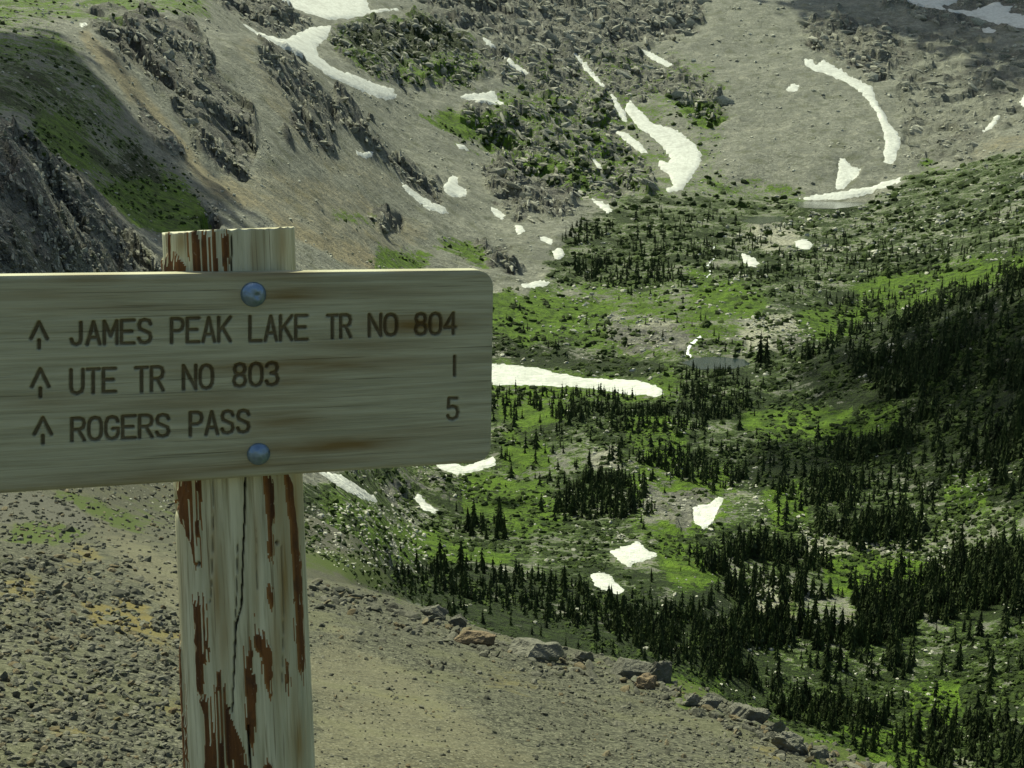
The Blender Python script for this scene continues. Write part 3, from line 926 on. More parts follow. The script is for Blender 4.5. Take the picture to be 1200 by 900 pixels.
def ico(sub):
    v = [(-1, PHI, 0), (1, PHI, 0), (-1, -PHI, 0), (1, -PHI, 0), (0, -1, PHI), (0, 1, PHI), (0, -1, -PHI), (0, 1, -PHI), (PHI, 0, -1), (PHI, 0, 1), (-PHI, 0, -1), (-PHI, 0, 1)]
    f = [(0, 11, 5), (0, 5, 1), (0, 1, 7), (0, 7, 10), (0, 10, 11), (1, 5, 9), (5, 11, 4), (11, 10, 2), (10, 7, 6), (7, 1, 8), (3, 9, 4), (3, 4, 2), (3, 2, 6), (3, 6, 8), (3, 8, 9), (4, 9, 5), (2, 4, 11), (6, 2, 10), (8, 6, 7), (9, 8, 1)]
    v = [np.array(p) / np.linalg.norm(p) for p in v]
    for _ in range(sub):
        cache, nf = {}, []

        def midp(a, b):
            k = (min(a, b), max(a, b))
            if k not in cache:
                p = v[a] + v[b]
                v.append(p / np.linalg.norm(p))
                cache[k] = len(v) - 1
            return cache[k]
        for a, b, c in f:
            ab, bc, ca = midp(a, b), midp(b, c), midp(c, a)
            nf += [(a, ab, ca), (b, bc, ab), (c, ca, bc), (ab, bc, ca)]
        f = nf
    return np.array(v), np.array(f)


ICO = [ico(k) for k in range(5)]


def rock_shape(sub, r, planes=9, rough=.0):
    v, f = ICO[sub]
    v = v.copy() * (1 + rough * (r.random(len(v)) - .5))[:, None]
    for _ in range(planes):
        nn = r.normal(size=3)
        nn /= np.linalg.norm(nn)
        dd = r.uniform(.45, .85)
        s = v @ nn - dd
        v -= np.where(s > 0, s, 0)[:, None] * nn
    return v, f


def rot_rand(r, tilt=.35):
    return np.array((Matrix.Rotation(r.uniform(0, 6.28), 3, 'Z') @ Matrix.Rotation(r.normal(0, tilt), 3, 'X') @ Matrix.Rotation(r.normal(0, tilt), 3, 'Y')))


def stone_material(name, per_object, a, b, lichen, scale):
    n = NT(name)
    P = n.pos()
    if per_object:
        t = n.n('ShaderNodeObjectInfo').outputs['Random']
    else:
        t = n.attr('tone').outputs['Fac']
    f = n.noise(P, scale, 4, .65)
    c = n.mix(t, a, b)
    c = n.mix(n.step(f, .35, .7, 0, .55), c, (b[0] * 1.25, b[1] * 1.25, b[2] * 1.2))
    c = n.mix(n.step(n.noise(P, scale * .35, 3), .55, .68, 0, .6), c, lichen)
    if scale > 10:
        rust = n.math('FRACT', n.math('MULTIPLY', t, 17.3))
        c = n.mix(n.step(rust, .88, .92, 0, .45), c, (.16, .115, .05))
    n.bump(n.noise(P, scale * 1.5, 4, .7), .5, 1.2 / scale)
    return n.base(c)


def joined(name, items, mat, shapes, parent=None, smooth_shade=False, **props):
    """items: (shape, 3x3, position, tone)"""
    vs_, fs_, ts_ = [], [], []
    off = 0
    for k, M, p, tone in items:
        v, f = shapes[k]
        vs_.append(v @ M.T + p)
        fs_.append(f + off)
        ts_.append(np.full(len(v), tone))
        off += len(v)
    me = mesh_np(name, np.concatenate(vs_), np.concatenate(fs_), smooth_shade)
    float_attr(me, 'tone', np.concatenate(ts_))
    me.materials.append(mat)
    return link(name, me, parent, **props)


# crest boulders: (centre px, row of the foot, width px, height px, depth factor, label, rusty)
MAT_BOULDER = stone_material('boulder_stone', True, (.08, .08, .066), (.135, .134, .108), (.08, .095, .045), 6)
MAT_RUST = stone_material('rusty_stone', True, (.10, .075, .05), (.16, .125, .08), (.2, .2, .15), 6)
CREST = [
    (508, 724, 42, 22, 'pale humped boulder first on the crest right of the post', 0),
    (537, 735, 28, 22, 'small tilted boulder just right of the pale humped one', 0),
    (558, 759, 62, 30, 'flat boulder with a rusty brown front on the crest', 1),
    (632, 776, 92, 32, 'long pale slab lying along the middle of the crest', 0),
    (683, 777, 26, 24, 'rounded pale block at the right end of the long slab', 0),
    (742, 796, 74, 34, 'broad layered ledge at the end of the crest', 0),
    (776, 800, 40, 46, 'squarish grey block standing at the end of the ledge', 0),
    (757, 808, 34, 24, 'dark brown boulder set into the gravel below the ledge', 1),
    (812, 828, 28, 24, 'small dull boulder left of the dark sided rock', 0),
    (834, 832, 40, 28, 'smooth grey rock with a dark right side on the crest', 0),
    (879, 848, 58, 32, 'long grey ridged rock sloping down to the right', 0),
    (912, 860, 30, 26, 'jagged small rock above the lowest crest boulder', 0),
    (932, 882, 52, 40, 'dark pointed boulder lowest on the crest at right', 0),
    (962, 890, 28, 18, 'small flat rock at the lower right end of crest', 0),
]
for q, (px, py, w, h, label, rusty) in enumerate(CREST):
    r = np.random.default_rng(100 + q)
    X, Y, Zr, R = raycast([px], [py], 3)
    X, Y, Zr, R = X[0], Y[0], Zr[0], R[0]
    m = R / F / CP * 1.06
    w, h = w * .8, h * .6
    v, f = rock_shape(4, r, 22, .0)
    nz = fbm(v[:, 0] * 3 + q, v[:, 1] * 3 + v[:, 2] * 2.3, 4, q)
    nb_ = fbm(v[:, 0] * 9 + q, v[:, 1] * 9 + v[:, 2] * 7.3, 3, q + 40)
    v = v * (1 + .42 * (nz - .5) + .1 * (nb_ - .5))[:, None]
    M = rot_rand(r, .15)
    v = v @ M.T
    ext = v.max(0) - v.min(0)
    v = v / ext * np.array([w * m, w * m * r.uniform(.55, .8), h * m * 1.5])
    v[:, 2] -= v[:, 2].min() + h * m * .6
    me = mesh_np('boulder', v, f, False)
    me.materials.append(MAT_RUST if rusty else MAT_BOULDER)
    o = link('boulder', me, label=label, category='boulder', group='boulders along the crest of the trail slope')
    o.location = (X, Y + w * m * .25, Zr)

# loose stones of the trail slope
MAT_STONE1 = stone_material('scree_stone', True, (.024, .026, .02), (.13, .128, .1), (.06, .072, .03), 30)
MAT_STONE2 = stone_material('scree_pebble', False, (.026, .028, .022), (.155, .152, .118), (.065, .075, .034), 30)
STONE_SHAPES = [rock_shape(0, np.random.default_rng(300 + k), 5, .5) for k in range(24)]
BIG_STONES = [rock_shape(2, np.random.default_rng(400 + k), 11, .05) for k in range(14)]
NS = 23000
px = rng.uniform(-90, 1290, NS)
py = 560 + 460 * rng.random(NS)
# more, and bigger, along the crest
CREST_LINE = np.array([(360, 676), (420, 692), (500, 718), (560, 742), (640, 762), (720, 772), (790, 802), (850, 828), (920, 862), (1000, 886), (1060, 905)], float)
NC = 700
cx_ = rng.uniform(360, 1060, NC)
cy_ = np.interp(cx_, CREST_LINE[:, 0], CREST_LINE[:, 1]) + 4 + np.abs(rng.normal(0, 12, NC))
px, py = np.concatenate([px, cx_]), np.concatenate([py, cy_])
NS += NC
X, Y, Zr, R = raycast(px, py, 2.6)
dirt_ = sample(m_dirt, np.clip(px, 0, 1199), np.clip(py, 0, 899))
left = smooth(330, 200, px)
dens = np.clip(1 - .35 * dirt_, .3, 1) * np.where(left > .5, .85, .9)
u = rng.random(NS)
size = 2.0 + 4.6 * rng.random(NS) ** 2.2 + left * (1.5 + 8.0 * rng.random(NS) ** 1.8) + np.where(rng.random(NS) < .05, rng.uniform(3, 10, NS), 0) * (1 - .3 * dirt_) + smooth(560, 850, px) * 3.2 * rng.random(NS) ** 1.5
size = size * np.where(py < 650, .62, 1) * (1 - .3 * dirt_)
size[-NC:] = 4 + 17 * rng.random(NC) ** 2.2
ok = np.isfinite(R) & (R < 95) & ((R < 27) | (px < 330)) & (u < dens)
pick = np.nonzero(ok)[0]
order = pick[np.argsort(-size[pick] * np.where((px[pick] > 0) & (px[pick] < 1200) & (py[pick] < 896) & (py[pick] > 575) & ~((px[pick] > 205) & (px[pick] < 370)), 1, .2))]
stone_meshes = []
for v, f in BIG_STONES:
    me = mesh_np('stone', v * np.array([1, .8, .5]), f, False)
    me.materials.append(MAT_STONE1)
    stone_meshes.append(me)
rs = np.random.default_rng(5)
small = []
slope = land['trail_slope']
for c, i in enumerate(order):
    s = size[i] * R[i] / F * .5
    M = rot_rand(rs, .5)
    p = np.array([X[i], Y[i], ground_z(X[i], Y[i]) + s * .2])
    if c < 300:
        o = link('stone', stone_meshes[rs.integers(len(stone_meshes))], slope)
        M4 = Matrix(M.tolist()).to_4x4()
        sx = s * rs.uniform(.9, 1.5)
        o.matrix_local = Matrix.Translation(Vector(p)) @ M4 @ Matrix.Diagonal((sx, s, s * rs.uniform(.7, 1.2), 1))
    else:
        small.append((rs.integers(len(STONE_SHAPES)), (M * np.array([s * rs.uniform(.9, 1.6), s * .9, s * rs.uniform(.45, .95)])), p, rs.random() ** 1.4))
joined('loose_gravel', small, MAT_STONE2, STONE_SHAPES, slope, kind='stuff')

# pale boulders scattered over the valley and the talus
MAT_TALUS = stone_material('talus_stone', False, (.07, .072, .065), (.46, .458, .385), (.10, .12, .055), 1.2)
ND = 70000
px = rng.uniform(-20, 1220, ND)
py = rng.uniform(0, 895, ND)
X, Y, Zr, R = raycast(px, py, 60)
pal = sample(m_pale, px, py)
inv = sample(m_valley, px, py)
pr = np.where(inv > .5, .06 + .7 * pal ** 1.2, .16 + .25 * sample(m_crag, px, py) + .4 * pal)
clump = fbm(X / 22, Y / 22, 3, 61)
pr = pr * smooth(.40, .62, clump) * 1.4
pr = np.where((px > 350) & (px < 500) & (py > 590) & (py < 670), .8, pr)
ok = np.isfinite(R) & (R > 45) & ((R > 90) | (px < 500)) & (rng.random(ND) < pr) & (sample(m_snow, px, py) < .2) & (sample(m_lake, px, py) < .2)
items = []
for i in np.nonzero(ok)[0]:
    s = (1.1 + 2.2 * rs.random() ** 3) * R[i] / F * (1.15 if inv[i] > .5 else .8)
    items.append((rs.integers(24), rot_rand(rs, .3) * np.array([s * rs.uniform(.9, 1.6), s, s * rs.uniform(.5, .9)]), np.array([X[i], Y[i], Zr[i] + s * .1]), .2 + .8 * rs.random()))
NO = 13500
px = rng.uniform(-20, 1220, NO)
py = rng.uniform(-5, 330, NO)
X, Y, Zr, R = raycast(px, py, 60)
crg = sample(m_crag, px, py)
ok = np.isfinite(R) & (R > 90) & (rng.random(NO) < .75 * smooth(.25, .8, crg)) & (sample(m_snow, px, py) < .15) & (sample(m_valley, px, py) < .5)
for i in np.nonzero(ok)[0]:
    s = (1.0 + 3.4 * rs.random() ** 2.2) * R[i] / F
    M = np.array(Matrix.Rotation(.6 + rs.normal(0, .35), 3, 'Z') @ Matrix.Rotation(rs.normal(.25, .3), 3, 'X'))
    items.append((rs.integers(24), M * np.array([s * rs.uniform(.45, .9), s * rs.uniform(1.6, 3.8), s * rs.uniform(.6, 1.5)]), np.array([X[i], Y[i], Zr[i]]), rs.random() ** 1.6 * .5))
joined('talus', items, MAT_TALUS, STONE_SHAPES, kind='stuff')
print('talus', len(items), 'gravel', len(small))

# ------------------------------------------------------------------ conifers
def fir(tiers, spokes, seed, dead=.0):
    r = np.random.default_rng(seed)
    V_, F_ = [], []
    pw_ = r.uniform(.65, 1.05)
    for k in range(tiers):
        u = k / (tiers - 1)
        zb = .05 + .86 * u ** .92 + r.normal(0, .006)
        rad = (.155 * (1 - u) ** pw_ + .014) * r.uniform(.62, 1.22)
        zt = min(1.0, zb + .10 + .30 * (1 - u) / tiers * 3)
        cx, cy = r.normal(0, .006, 2)
        o = len(V_)
        V_.append((cx, cy, zt))
        m = spokes * 2
        ph = r.uniform(0, 6.28)
        for j in range(m):
            a = ph + 2 * math.pi * j / m + r.normal(0, .1)
            rr = rad * (r.uniform(.75, 1.25) if j % 2 == 0 else r.uniform(.32, .55))
            V_.append((cx + rr * math.cos(a), cy + rr * math.sin(a), zb + (-.02 if j % 2 == 0 else .02) + r.normal(0, .008)))
        for j in range(m):
            F_.append((o, o + 1 + j, o + 1 + (j + 1) % m))
    return np.array(V_), np.array(F_)


def trunk(sides=6):
    v, f = [], []
    for k, (z, r) in enumerate(((-.05, .02), (.3, .015), (.97, .003))):
        for j in range(sides):
            a = 2 * math.pi * j / sides
            v.append((r * math.cos(a), r * math.sin(a), z))
    for k in range(2):
        for j in range(sides):
            a, b = k * sides + j, k * sides + (j + 1) % sides
            f += [(a, b, b + sides), (a, b + sides, a + sides)]
    return np.array(v), np.array(f)


def foliage(name, per_object):
    n = NT(name)
    P = n.pos()
    t = n.n('ShaderNodeObjectInfo').outputs['Random'] if per_object else n.attr('tone').outputs['Fac']
    c = n.mix(t, (.010, .017, .006), (.034, .052, .013))
    c = n.mix(n.step(n.noise(P, 1.4, 3, .7), .4, .7, 0, .6), c, (.048, .07, .017))
    n.b.inputs['Roughness'].default_value = .8
    return n.base(c)


MAT_FIR1, MAT_FIR2 = foliage('fir_needles', True), foliage('fir_needles_far', False)
n = NT('fir_bark')
MAT_BARK = n.base(n.mix(n.noise(n.pos(), 3, 3), (.05, .04, .03), (.11, .09, .07)))
HI = []
for k in range(8):
    v, f = fir(15, 8, 500 + k)
    me = mesh_np('crown', v, f, False)
    me.materials.append(MAT_FIR1)
    HI.append(me)
tv, tf = trunk()
TR = mesh_np('trunk', tv, tf, True)
TR.materials.append(MAT_BARK)
LO = []
for k in range(10):
    v, f = fir(6, 5, 600 + k)
    LO.append((v, f))

# stands: polygon in the photo, number, mean height (m), what tells the stand apart
STANDS = [
    ('upper', [(665, 265), (765, 250), (775, 335), (720, 345), (670, 320)], 170, 9.0, 'dark fir of the clump at the scree foot'),
    ('upmid', [(760, 240), (905, 255), (900, 335), (770, 335)], 260, 7.5, 'fir of the loose upper wood'),
    ('upright', [(880, 265), (1000, 262), (1200, 232), (1210, 330), (1010, 372), (920, 352), (885, 330)], 620, 6.5, 'fir of the broken wood below the lake'),
    ('ridge', [(915, 425), (1000, 385), (1100, 358), (1210, 325), (1210, 450), (1050, 470), (990, 430)], 560, 8.5, 'dark fir of the wooded right ridge'),
    ('ridgelow', [(1040, 440), (1210, 430), (1210, 590), (1130, 580), (1060, 530)], 300, 9, 'dark fir below the wooded right ridge'),
    ('snowfirs', [(500, 450), (580, 452), (700, 458), (790, 468), (800, 490), (680, 492), (580, 480)], 210, 5.5, 'fir along the long snow bank'),
    ('centre', [(590, 480), (880, 470), (880, 590), (740, 560), (640, 580), (590, 560)], 330, 6.0, 'fir of the mid valley wood'),
    ('centredark', [(610, 560), (700, 545), (760, 570), (740, 620), (640, 600)], 150, 6.0, 'fir above the diamond snow patch'),
    ('pondside', [(790, 430), (920, 432), (880, 470), (800, 470)], 100, 6.0, 'fir scattered below the dark pond'),
    ('midright', [(875, 520), (1060, 505), (1110, 560), (1080, 630), (1000, 640), (900, 600)], 420, 8.0, 'dark fir of the dense middle stand'),
    ('midshelf', [(820, 650), (900, 640), (965, 665), (950, 700), (840, 695)], 150, 8.0, 'fir of the stand right of the diamond snow patch'),
    ('lowmid', [(860, 720), (1000, 740), (1090, 760), (1060, 800), (900, 800), (850, 780)], 130, 10.0, 'dark fir of the stand beyond the crest'),
    ('lowright', [(1000, 690), (1210, 620), (1210, 800), (1060, 800), (1010, 760)], 300, 9.0, 'slim fir of the lower right wood'),
    ('corner', [(900, 840), (1060, 800), (1210, 800), (1210, 930), (1080, 910), (960, 860)], 120, 10.0, 'fir of the bottom right corner wood'),
    ('crestfar', [(450, 670), (540, 664), (660, 680), (730, 700), (790, 770), (760, 775), (640, 748), (560, 728), (500, 704)], 190, 7.0, 'dark fir behind the gravel crest'),
    ('shade', [(700, 695), (850, 705), (880, 790), (840, 800), (760, 770)], 200, 7.0, 'fir of the hollow below the ragged snow'),
    ('rocks', [(560, 345), (900, 335), (900, 420), (600, 420)], 45, 4.5, 'stunted fir on the green rocky step'),
    ('edge', [(500, 590), (570, 600), (600, 625), (540, 625)], 12, 6.5, 'fir beside the ragged snow under the sign corner'),
    ('skirt', [(870, 800), (1000, 800), (1050, 850), (930, 845)], 60, 8.0, 'fir beyond the lower end of the crest'),
]
HSCALE = {'upper': 0.95, 'upmid': 0.75, 'upright': 0.75, 'ridge': 0.72, 'ridgelow': 0.66, 'snowfirs': 0.75, 'centre': 0.7, 'centredark': 0.7, 'pondside': 0.7, 'midright': 0.58, 'midshelf': 0.5, 'lowmid': 0.4, 'lowright': 0.44, 'corner': 0.38, 'crestfar': 0.42, 'shade': 0.42, 'rocks': 0.9, 'edge': 0.8, 'skirt': 0.36}
trees = []
for key, poly, cnt, hm, label in STANDS:
    p = np.asarray(poly, float)
    hm, cnt = hm * HSCALE[key] * .86, int(cnt * (2.9 if HSCALE[key] < .52 else 1.9 if HSCALE[key] < .74 else 1.35))
    got = 0
    while got < cnt:
        m = 3000
        x = rng.uniform(p[:, 0].min(), p[:, 0].max(), m)
        y = rng.uniform(p[:, 1].min(), p[:, 1].max(), m)
        k = in_poly(x, y, poly)
        x, y = x[k], y[k]
        fr_ = np.where(rng.random(len(x)) < .45, 1.0, .25)
        x, y = x + rng.normal(0, 15, len(x)) * fr_, y + rng.normal(0, 7, len(y)) * fr_ * np.clip(y / 600, .35, 1)
        X, Y, Zr, R = raycast(x, y, 60)
        cl = fbm(X / 26, Y / 26, 3, 111)
        good = np.isfinite(R) & (R > 88) & (sample(m_valley, x, y) > .3) & (rng.random(len(x)) < .08 + smooth(.45, .57, cl)) & (sample(m_snow, np.clip(x, 0, 1199), np.clip(y, 0, 899)) < .1) & (sample(m_lake, np.clip(x, 0, 1199), np.clip(y, 0, 899)) < .1) & (sample(m_grass, x, y) * rng.random(len(x)) < .55)
        for i in np.nonzero(good)[0]:
            h = hm * min(1.0, R[i] / 185) * float(np.clip(rng.normal(.95, .4), .3, 2.0))
            trees.append((F * h / R[i], X[i], Y[i], Zr[i], h, label, x[i], y[i], key))
            got += 1
            if got >= cnt:
                break
SINGLE = [
    (540, 672, 46, 'tall lone fir standing above the row behind the crest'),
    (553, 628, 28, 'left fir of the small clump on the bright meadow'),
    (570, 632, 22, 'small middle fir of the clump on the bright meadow'),
    (582, 632, 34, 'left one of the two big firs in the meadow clump'),
    (592, 632, 36, 'right one of the two big firs in the meadow clump'),
    (764, 682, 20, 'tiny lone fir right of the ragged snow patch'),
    (690, 545, 22, 'lone fir in front of the pale rock hump'),
    (890, 425, 40, 'stout dark fir beside the pale bank above the pond'),
    (898, 426, 36, 'second stout dark fir beside the pale bank above the pond'),
]
for x, y, hp, label in SINGLE:
    X, Y, Zr, R = raycast([x], [y], 60)
    trees.append((1e6 + hp, X[0], Y[0], Zr[0], hp * R[0] / F, label, x, y, 'single'))


def in_sight(t):
    x, y = t[6], t[7]
    return 0 < x < 1200 and y < 905 and not (x < 585 and 310 < y < 560)


# say where in its stand a tree stands
stand_xy = {}
for t_ in trees:
    stand_xy.setdefault(t_[8], []).append((t_[6], t_[7], t_[4]))


def place_label(t_):
    if t_[8] == 'single':
        return t_[5]
    a = np.array(stand_xy[t_[8]])
    fx = (a[:, 0] < t_[6]).mean()
    fy = (a[:, 1] < t_[7]).mean()
    side = ('left end', 'left part', 'middle', 'right part', 'right end')[min(4, int(fx * 5))]
    row = ('back row', 'middle row', 'front row')[min(2, int(fy * 3))]
    tall = 'tall ' if t_[4] > np.median(a[:, 2]) * 1.1 else 'low ' if t_[4] < np.median(a[:, 2]) * .85 else ''
    return tall + t_[5] + ', ' + side + ', ' + row


trees.sort(key=lambda t: -(t[0] if in_sight(t) else t[0] * .01))
stuff = []
for c, (hp, X, Y, Zr, h, label, x, y, key) in enumerate(trees):
    ang = rs.uniform(0, 6.28)
    wd = h * rs.uniform(.75, 1.5)
    if c < 300:
        e = link('fir_tree', None, label=place_label(trees[c]), category='tree', group='firs of the valley, ' + key + ' stand' if key != 'single' else 'firs standing apart in the valley')
        e['group'] = 'single firs of the valley' if key == 'single' else 'firs of one stand: ' + label
        e.location = (X, Y, Zr - .03 * h)
        e.rotation_euler = (rs.normal(0, .03), rs.normal(0, .03), ang)
        e.scale = (wd, wd, h)
        link('crown', HI[rs.integers(len(HI))], e)
        link('trunk', TR, e)
    else:
        M = np.array(Matrix.Rotation(ang, 3, 'Z')) * np.array([wd * 1.05, wd * 1.05, h])
        stuff.append((rs.integers(len(LO)), M, np.array([X, Y, Zr - .03 * h]), rs.random()))
joined('far_forest', stuff, MAT_FIR2, LO, kind='stuff')
print('trees', len(trees))

# low willow and krummholz mats
n = NT('willow_leaves')
P = n.pos()
t = n.attr('tone').outputs['Fac']
c = n.mix(t, (.010, .019, .005), (.045, .072, .012))
c = n.mix(n.step(n.noise(P, 1.6, 3, .7), .4, .7, 0, .5), c, (.05, .082, .013))
n.bump(n.noise(P, 2.5, 3), .8, .6)
MAT_WILLOW = n.base(c)
SHRUB = []
for k in range(10):
    r = np.random.default_rng(800 + k)
    v, f = ICO[0]
    v = v * r.uniform(.55, 1.3, len(v))[:, None]
    SHRUB.append((v, f))
NB = 105000
px = rng.uniform(-10, 1215, NB)
py = rng.uniform(0, 900, NB)
X, Y, Zr, R = raycast(px, py, 60)
vg = np.maximum(sample(m_veg, px, py) ** .8, .3 * sample(m_grass, px, py)) * (sample(m_valley, px, py) > .4)
vg = np.where(sample(m_valley, px, py) > .4, vg, .55 * smooth(.3, .8, sample(m_grass, px, py)))
cl = fbm(X / 16, Y / 16, 3, 131)
ok = np.isfinite(R) & ((R > 80) | ((R > 40) & (px > 350) & (px < 520))) & (rng.random(NB) < vg * smooth(.36, .6, cl)) & (sample(m_snow, px, py) < .15) & (sample(m_lake, px, py) < .15)
items = []
for i in np.nonzero(ok)[0]:
    s = (1.2 + 3.4 * rs.random() ** 2.4) * R[i] / F
    s *= .62 if py[i] < 330 and px[i] < 560 else 1
    items.append((rs.integers(10), rot_rand(rs, .1) * np.array([s * 1.25, s * 1.25, s * rs.uniform(.7, 1.3)]), np.array([X[i], Y[i], Zr[i]]), rs.random() ** 1.5))
joined('willow_thicket', items, MAT_WILLOW, SHRUB, kind='stuff', smooth_shade=False)
print('shrubs', len(items))

# ------------------------------------------------------------------ the trail sign
SA = math.radians(17)
TILT = -0.0185
SIGN_R = 1.25
x_, y_, z_ = pix_dir(297, 440)
hh = math.hypot(x_, y_)
P0 = np.array([x_, y_, z_]) / hh * SIGN_R
DV = np.array([math.cos(SA), math.sin(SA), 0])
NV = np.array([-math.sin(SA), math.cos(SA), 0])            # away from the camera
EU = DV * math.cos(TILT) + np.array([0, 0, math.sin(TILT)])
EV = np.array([0, 0, math.cos(TILT)]) - DV * math.sin(TILT)


def on_board(px, py):
    dx, dy, dz = pix_dir(px, py)
    d = np.stack([dx, dy, dz], -1)
    k = (P0 @ NV) / (d @ NV)
    q = d * np.asarray(k)[..., None] - P0
    return q @ EU, q @ EV


bx1 = float(on_board(577, 430)[0])
by1 = float(on_board(300, 320)[1])
by0 = float(on_board(300, 559)[1])
bx0 = float(on_board(297, 440)[0]) - .325
POST_TOP = 268

root_x, root_y = (P0 + NV * .115)[:2]
sign = link('trail_sign', None, label='weathered wooden trail sign bolted to a peeling log post', category='sign')
sign.location = (root_x, root_y, float(ground_z(root_x, root_y)))
inv_root = Matrix.Translation(-sign.location)

# carved letters, strokes in a unit box
O_ = [(.5, 1), (.2, .95), (.04, .8), (0, .65), (0, .35), (.04, .2), (.2, .05), (.5, 0), (.8, .05), (.96, .2), (1, .35), (1, .65), (.96, .8), (.8, .95), (.5, 1)]
P_ = [(0, 0), (0, 1), (.62, 1), (.9, .93), (1, .76), (.9, .57), (.62, .49), (0, .49)]
GLYPH = {
    'J': [[(.85, 1), (.85, .25), (.75, .07), (.48, 0), (.2, .07), (.1, .25)]],
    'A': [[(0, 0), (.5, 1), (1, 0)], [(.2, .3), (.8, .3)]],
    'M': [[(0, 0), (0, 1), (.5, .35), (1, 1), (1, 0)]],
    'E': [[(1, 1), (0, 1), (0, 0), (1, 0)], [(0, .52), (.82, .52)]],
    'S': [[(.96, .8), (.85, .94), (.5, 1), (.17, .95), (.04, .78), (.12, .61), (.5, .51), (.88, .41), (.98, .22), (.84, .06), (.5, 0), (.16, .05), (.03, .2)]],
    'P': [P_], 'R': [P_, [(.5, .49), (1, 0)]],
    'K': [[(0, 0), (0, 1)], [(1, 1), (0, .38)], [(.32, .58), (1, 0)]],
    'L': [[(0, 1), (0, 0), (1, 0)]],
    'T': [[(0, 1), (1, 1)], [(.5, 1), (.5, 0)]],
    'N': [[(0, 0), (0, 1), (1, 0), (1, 1)]],
    'O': [O_], '0': [O_],
    'U': [[(0, 1), (0, .27), (.12, .08), (.5, 0), (.88, .08), (1, .27), (1, 1)]],
    'G': [[(.97, .78), (.85, .94), (.5, 1), (.17, .94), (0, .7), (0, .3), (.17, .06), (.5, 0), (.85, .06), (1, .24), (1, .46), (.58, .46)]],
    '8': [[(.5, .52), (.16, .6), (.06, .77), (.18, .95), (.5, 1), (.82, .95), (.94, .77), (.84, .6), (.5, .52), (.12, .44), (0, .25), (.15, .05), (.5, 0), (.85, .05), (1, .25), (.88, .44), (.5, .52)]],
    '3': [[(.05, .85), (.2, .97), (.5, 1), (.82, .95), (.94, .77), (.82, .59), (.42, .53)], [(.5, .53), (.86, .45), (1, .25), (.85, .06), (.5, 0), (.16, .04), (.02, .18)]],
    '4': [[(.8, 0), (.8, 1), (0, .3), (1, .3)]],
    '1': [[(.5, 0), (.5, 1)]],
    '5': [[(.9, 1), (.12, 1), (.05, .55), (.45, .62), (.85, .55), (1, .32), (.86, .08), (.5, 0), (.16, .04), (.0, .18)]],
    '^': [[(0, .36), (.5, 1), (1, .36)], [(.5, .3), (.5, 0)]],
}
# word, x0, x1, (top, foot) at its left, (top, foot) at its right, line number
WORDS = [
    ('^', 36, 55, (378, 408), (378, 408), 0), ('^', 37, 57, (433, 465), (433, 465), 1), ('^', 40, 60, (490, 520), (490, 520), 2),
    ('JAMES', 82, 177, (379, 404.5), (374.5, 402), 3), ('PEAK', 201, 270, (374, 402), (372, 400), 3), ('LAKE', 293, 360, (371.5, 400), (370, 398), 3),
    ('TR', 384, 411, (370, 396.5), (369, 395), 3), ('NO', 433, 465, (369, 394), (368.5, 393), 3), ('804', 487, 534, (368, 392.5), (367, 391), 3),
    ('UTE', 83, 135, (434, 462), (432, 459), 4), ('TR', 159, 191, (431.5, 459.5), (430, 457.5), 4), ('NO', 215, 249, (429, 456.5), (428, 455), 4), ('803', 274, 326, (427, 453.5), (425, 451), 4),
    ('1', 526, 540, (418, 440), (418, 440), 5),
    ('ROGERS', 84, 198, (491, 517), (486, 511.5), 6), ('PASS', 223, 292, (484, 511), (481, 506.5), 6),
    ('5', 525, 537, (467, 492), (467, 491), 7),
]
segs = []
for word, x0, x1, l, r_, line in WORDS:
    nL = len(word)
    adv = (x1 - x0) / (nL - .26) if nL > 1 else (x1 - x0)
    gw = adv * .74 if nL > 1 else adv
    for k, ch in enumerate(word):
        gx0 = x0 + adv * k
        for st in GLYPH[ch]:
            pts = []
            for (a, b) in st:
                X = gx0 + a * gw
                fr = (X - x0) / max(x1 - x0, 1)
                top = l[0] + (r_[0] - l[0]) * fr
                bot = l[1] + (r_[1] - l[1]) * fr
                Y = bot + (top - bot) * b
                pts.append([float(q) for q in on_board(X, Y)])
            for a, b in zip(pts[:-1], pts[1:]):
                segs.append((np.array(a), np.array(b), line))

# the front of the board: a grid, fine where letters are
px_mm = SIGN_R / F
us = np.concatenate([np.linspace(bx0, on_board(28, 450)[0], 14, endpoint=False),
                     np.arange(float(on_board(28, 450)[0]), float(on_board(545, 420)[0]), px_mm * .84)])
us = np.concatenate([us, np.linspace(us[-1] + .002, bx1, 16)])
allv = np.array([[s[0][1], s[1][1]] for s in segs])
tops = {}
for s in segs:
    band_i = {0: 0, 3: 0, 1: 1, 4: 1, 5: 1, 2: 2, 6: 2, 7: 2}[s[2]]
    lo, hi = tops.get(band_i, (9, -9))
    tops[band_i] = (min(lo, s[0][1], s[1][1]), max(hi, s[0][1], s[1][1]))
CR_ = .021                                                     # corner radius
arc = CR_ * (1 - np.cos(np.linspace(0, math.pi / 2, 9)))
vlist = [by0 + arc, by1 - arc]
for k in tops:
    lo, hi = tops[k]
    vlist.append(np.arange(lo - .004, hi + .004, px_mm * .84))
base_v = np.linspace(by0 + CR_, by1 - CR_, 60)
fine_v = np.concatenate(vlist[2:])
keep = np.array([np.min(np.abs(fine_v - b)) > px_mm * 1.5 for b in base_v])
vv_ = np.unique(np.round(np.concatenate([vlist[0], vlist[1], fine_v, base_v[keep]]), 6))
sel = np.concatenate([[True], np.diff(vv_) > 1e-4])
vv_ = vv_[sel]
U, Vv = np.meshgrid(us, vv_, indexing='ij')


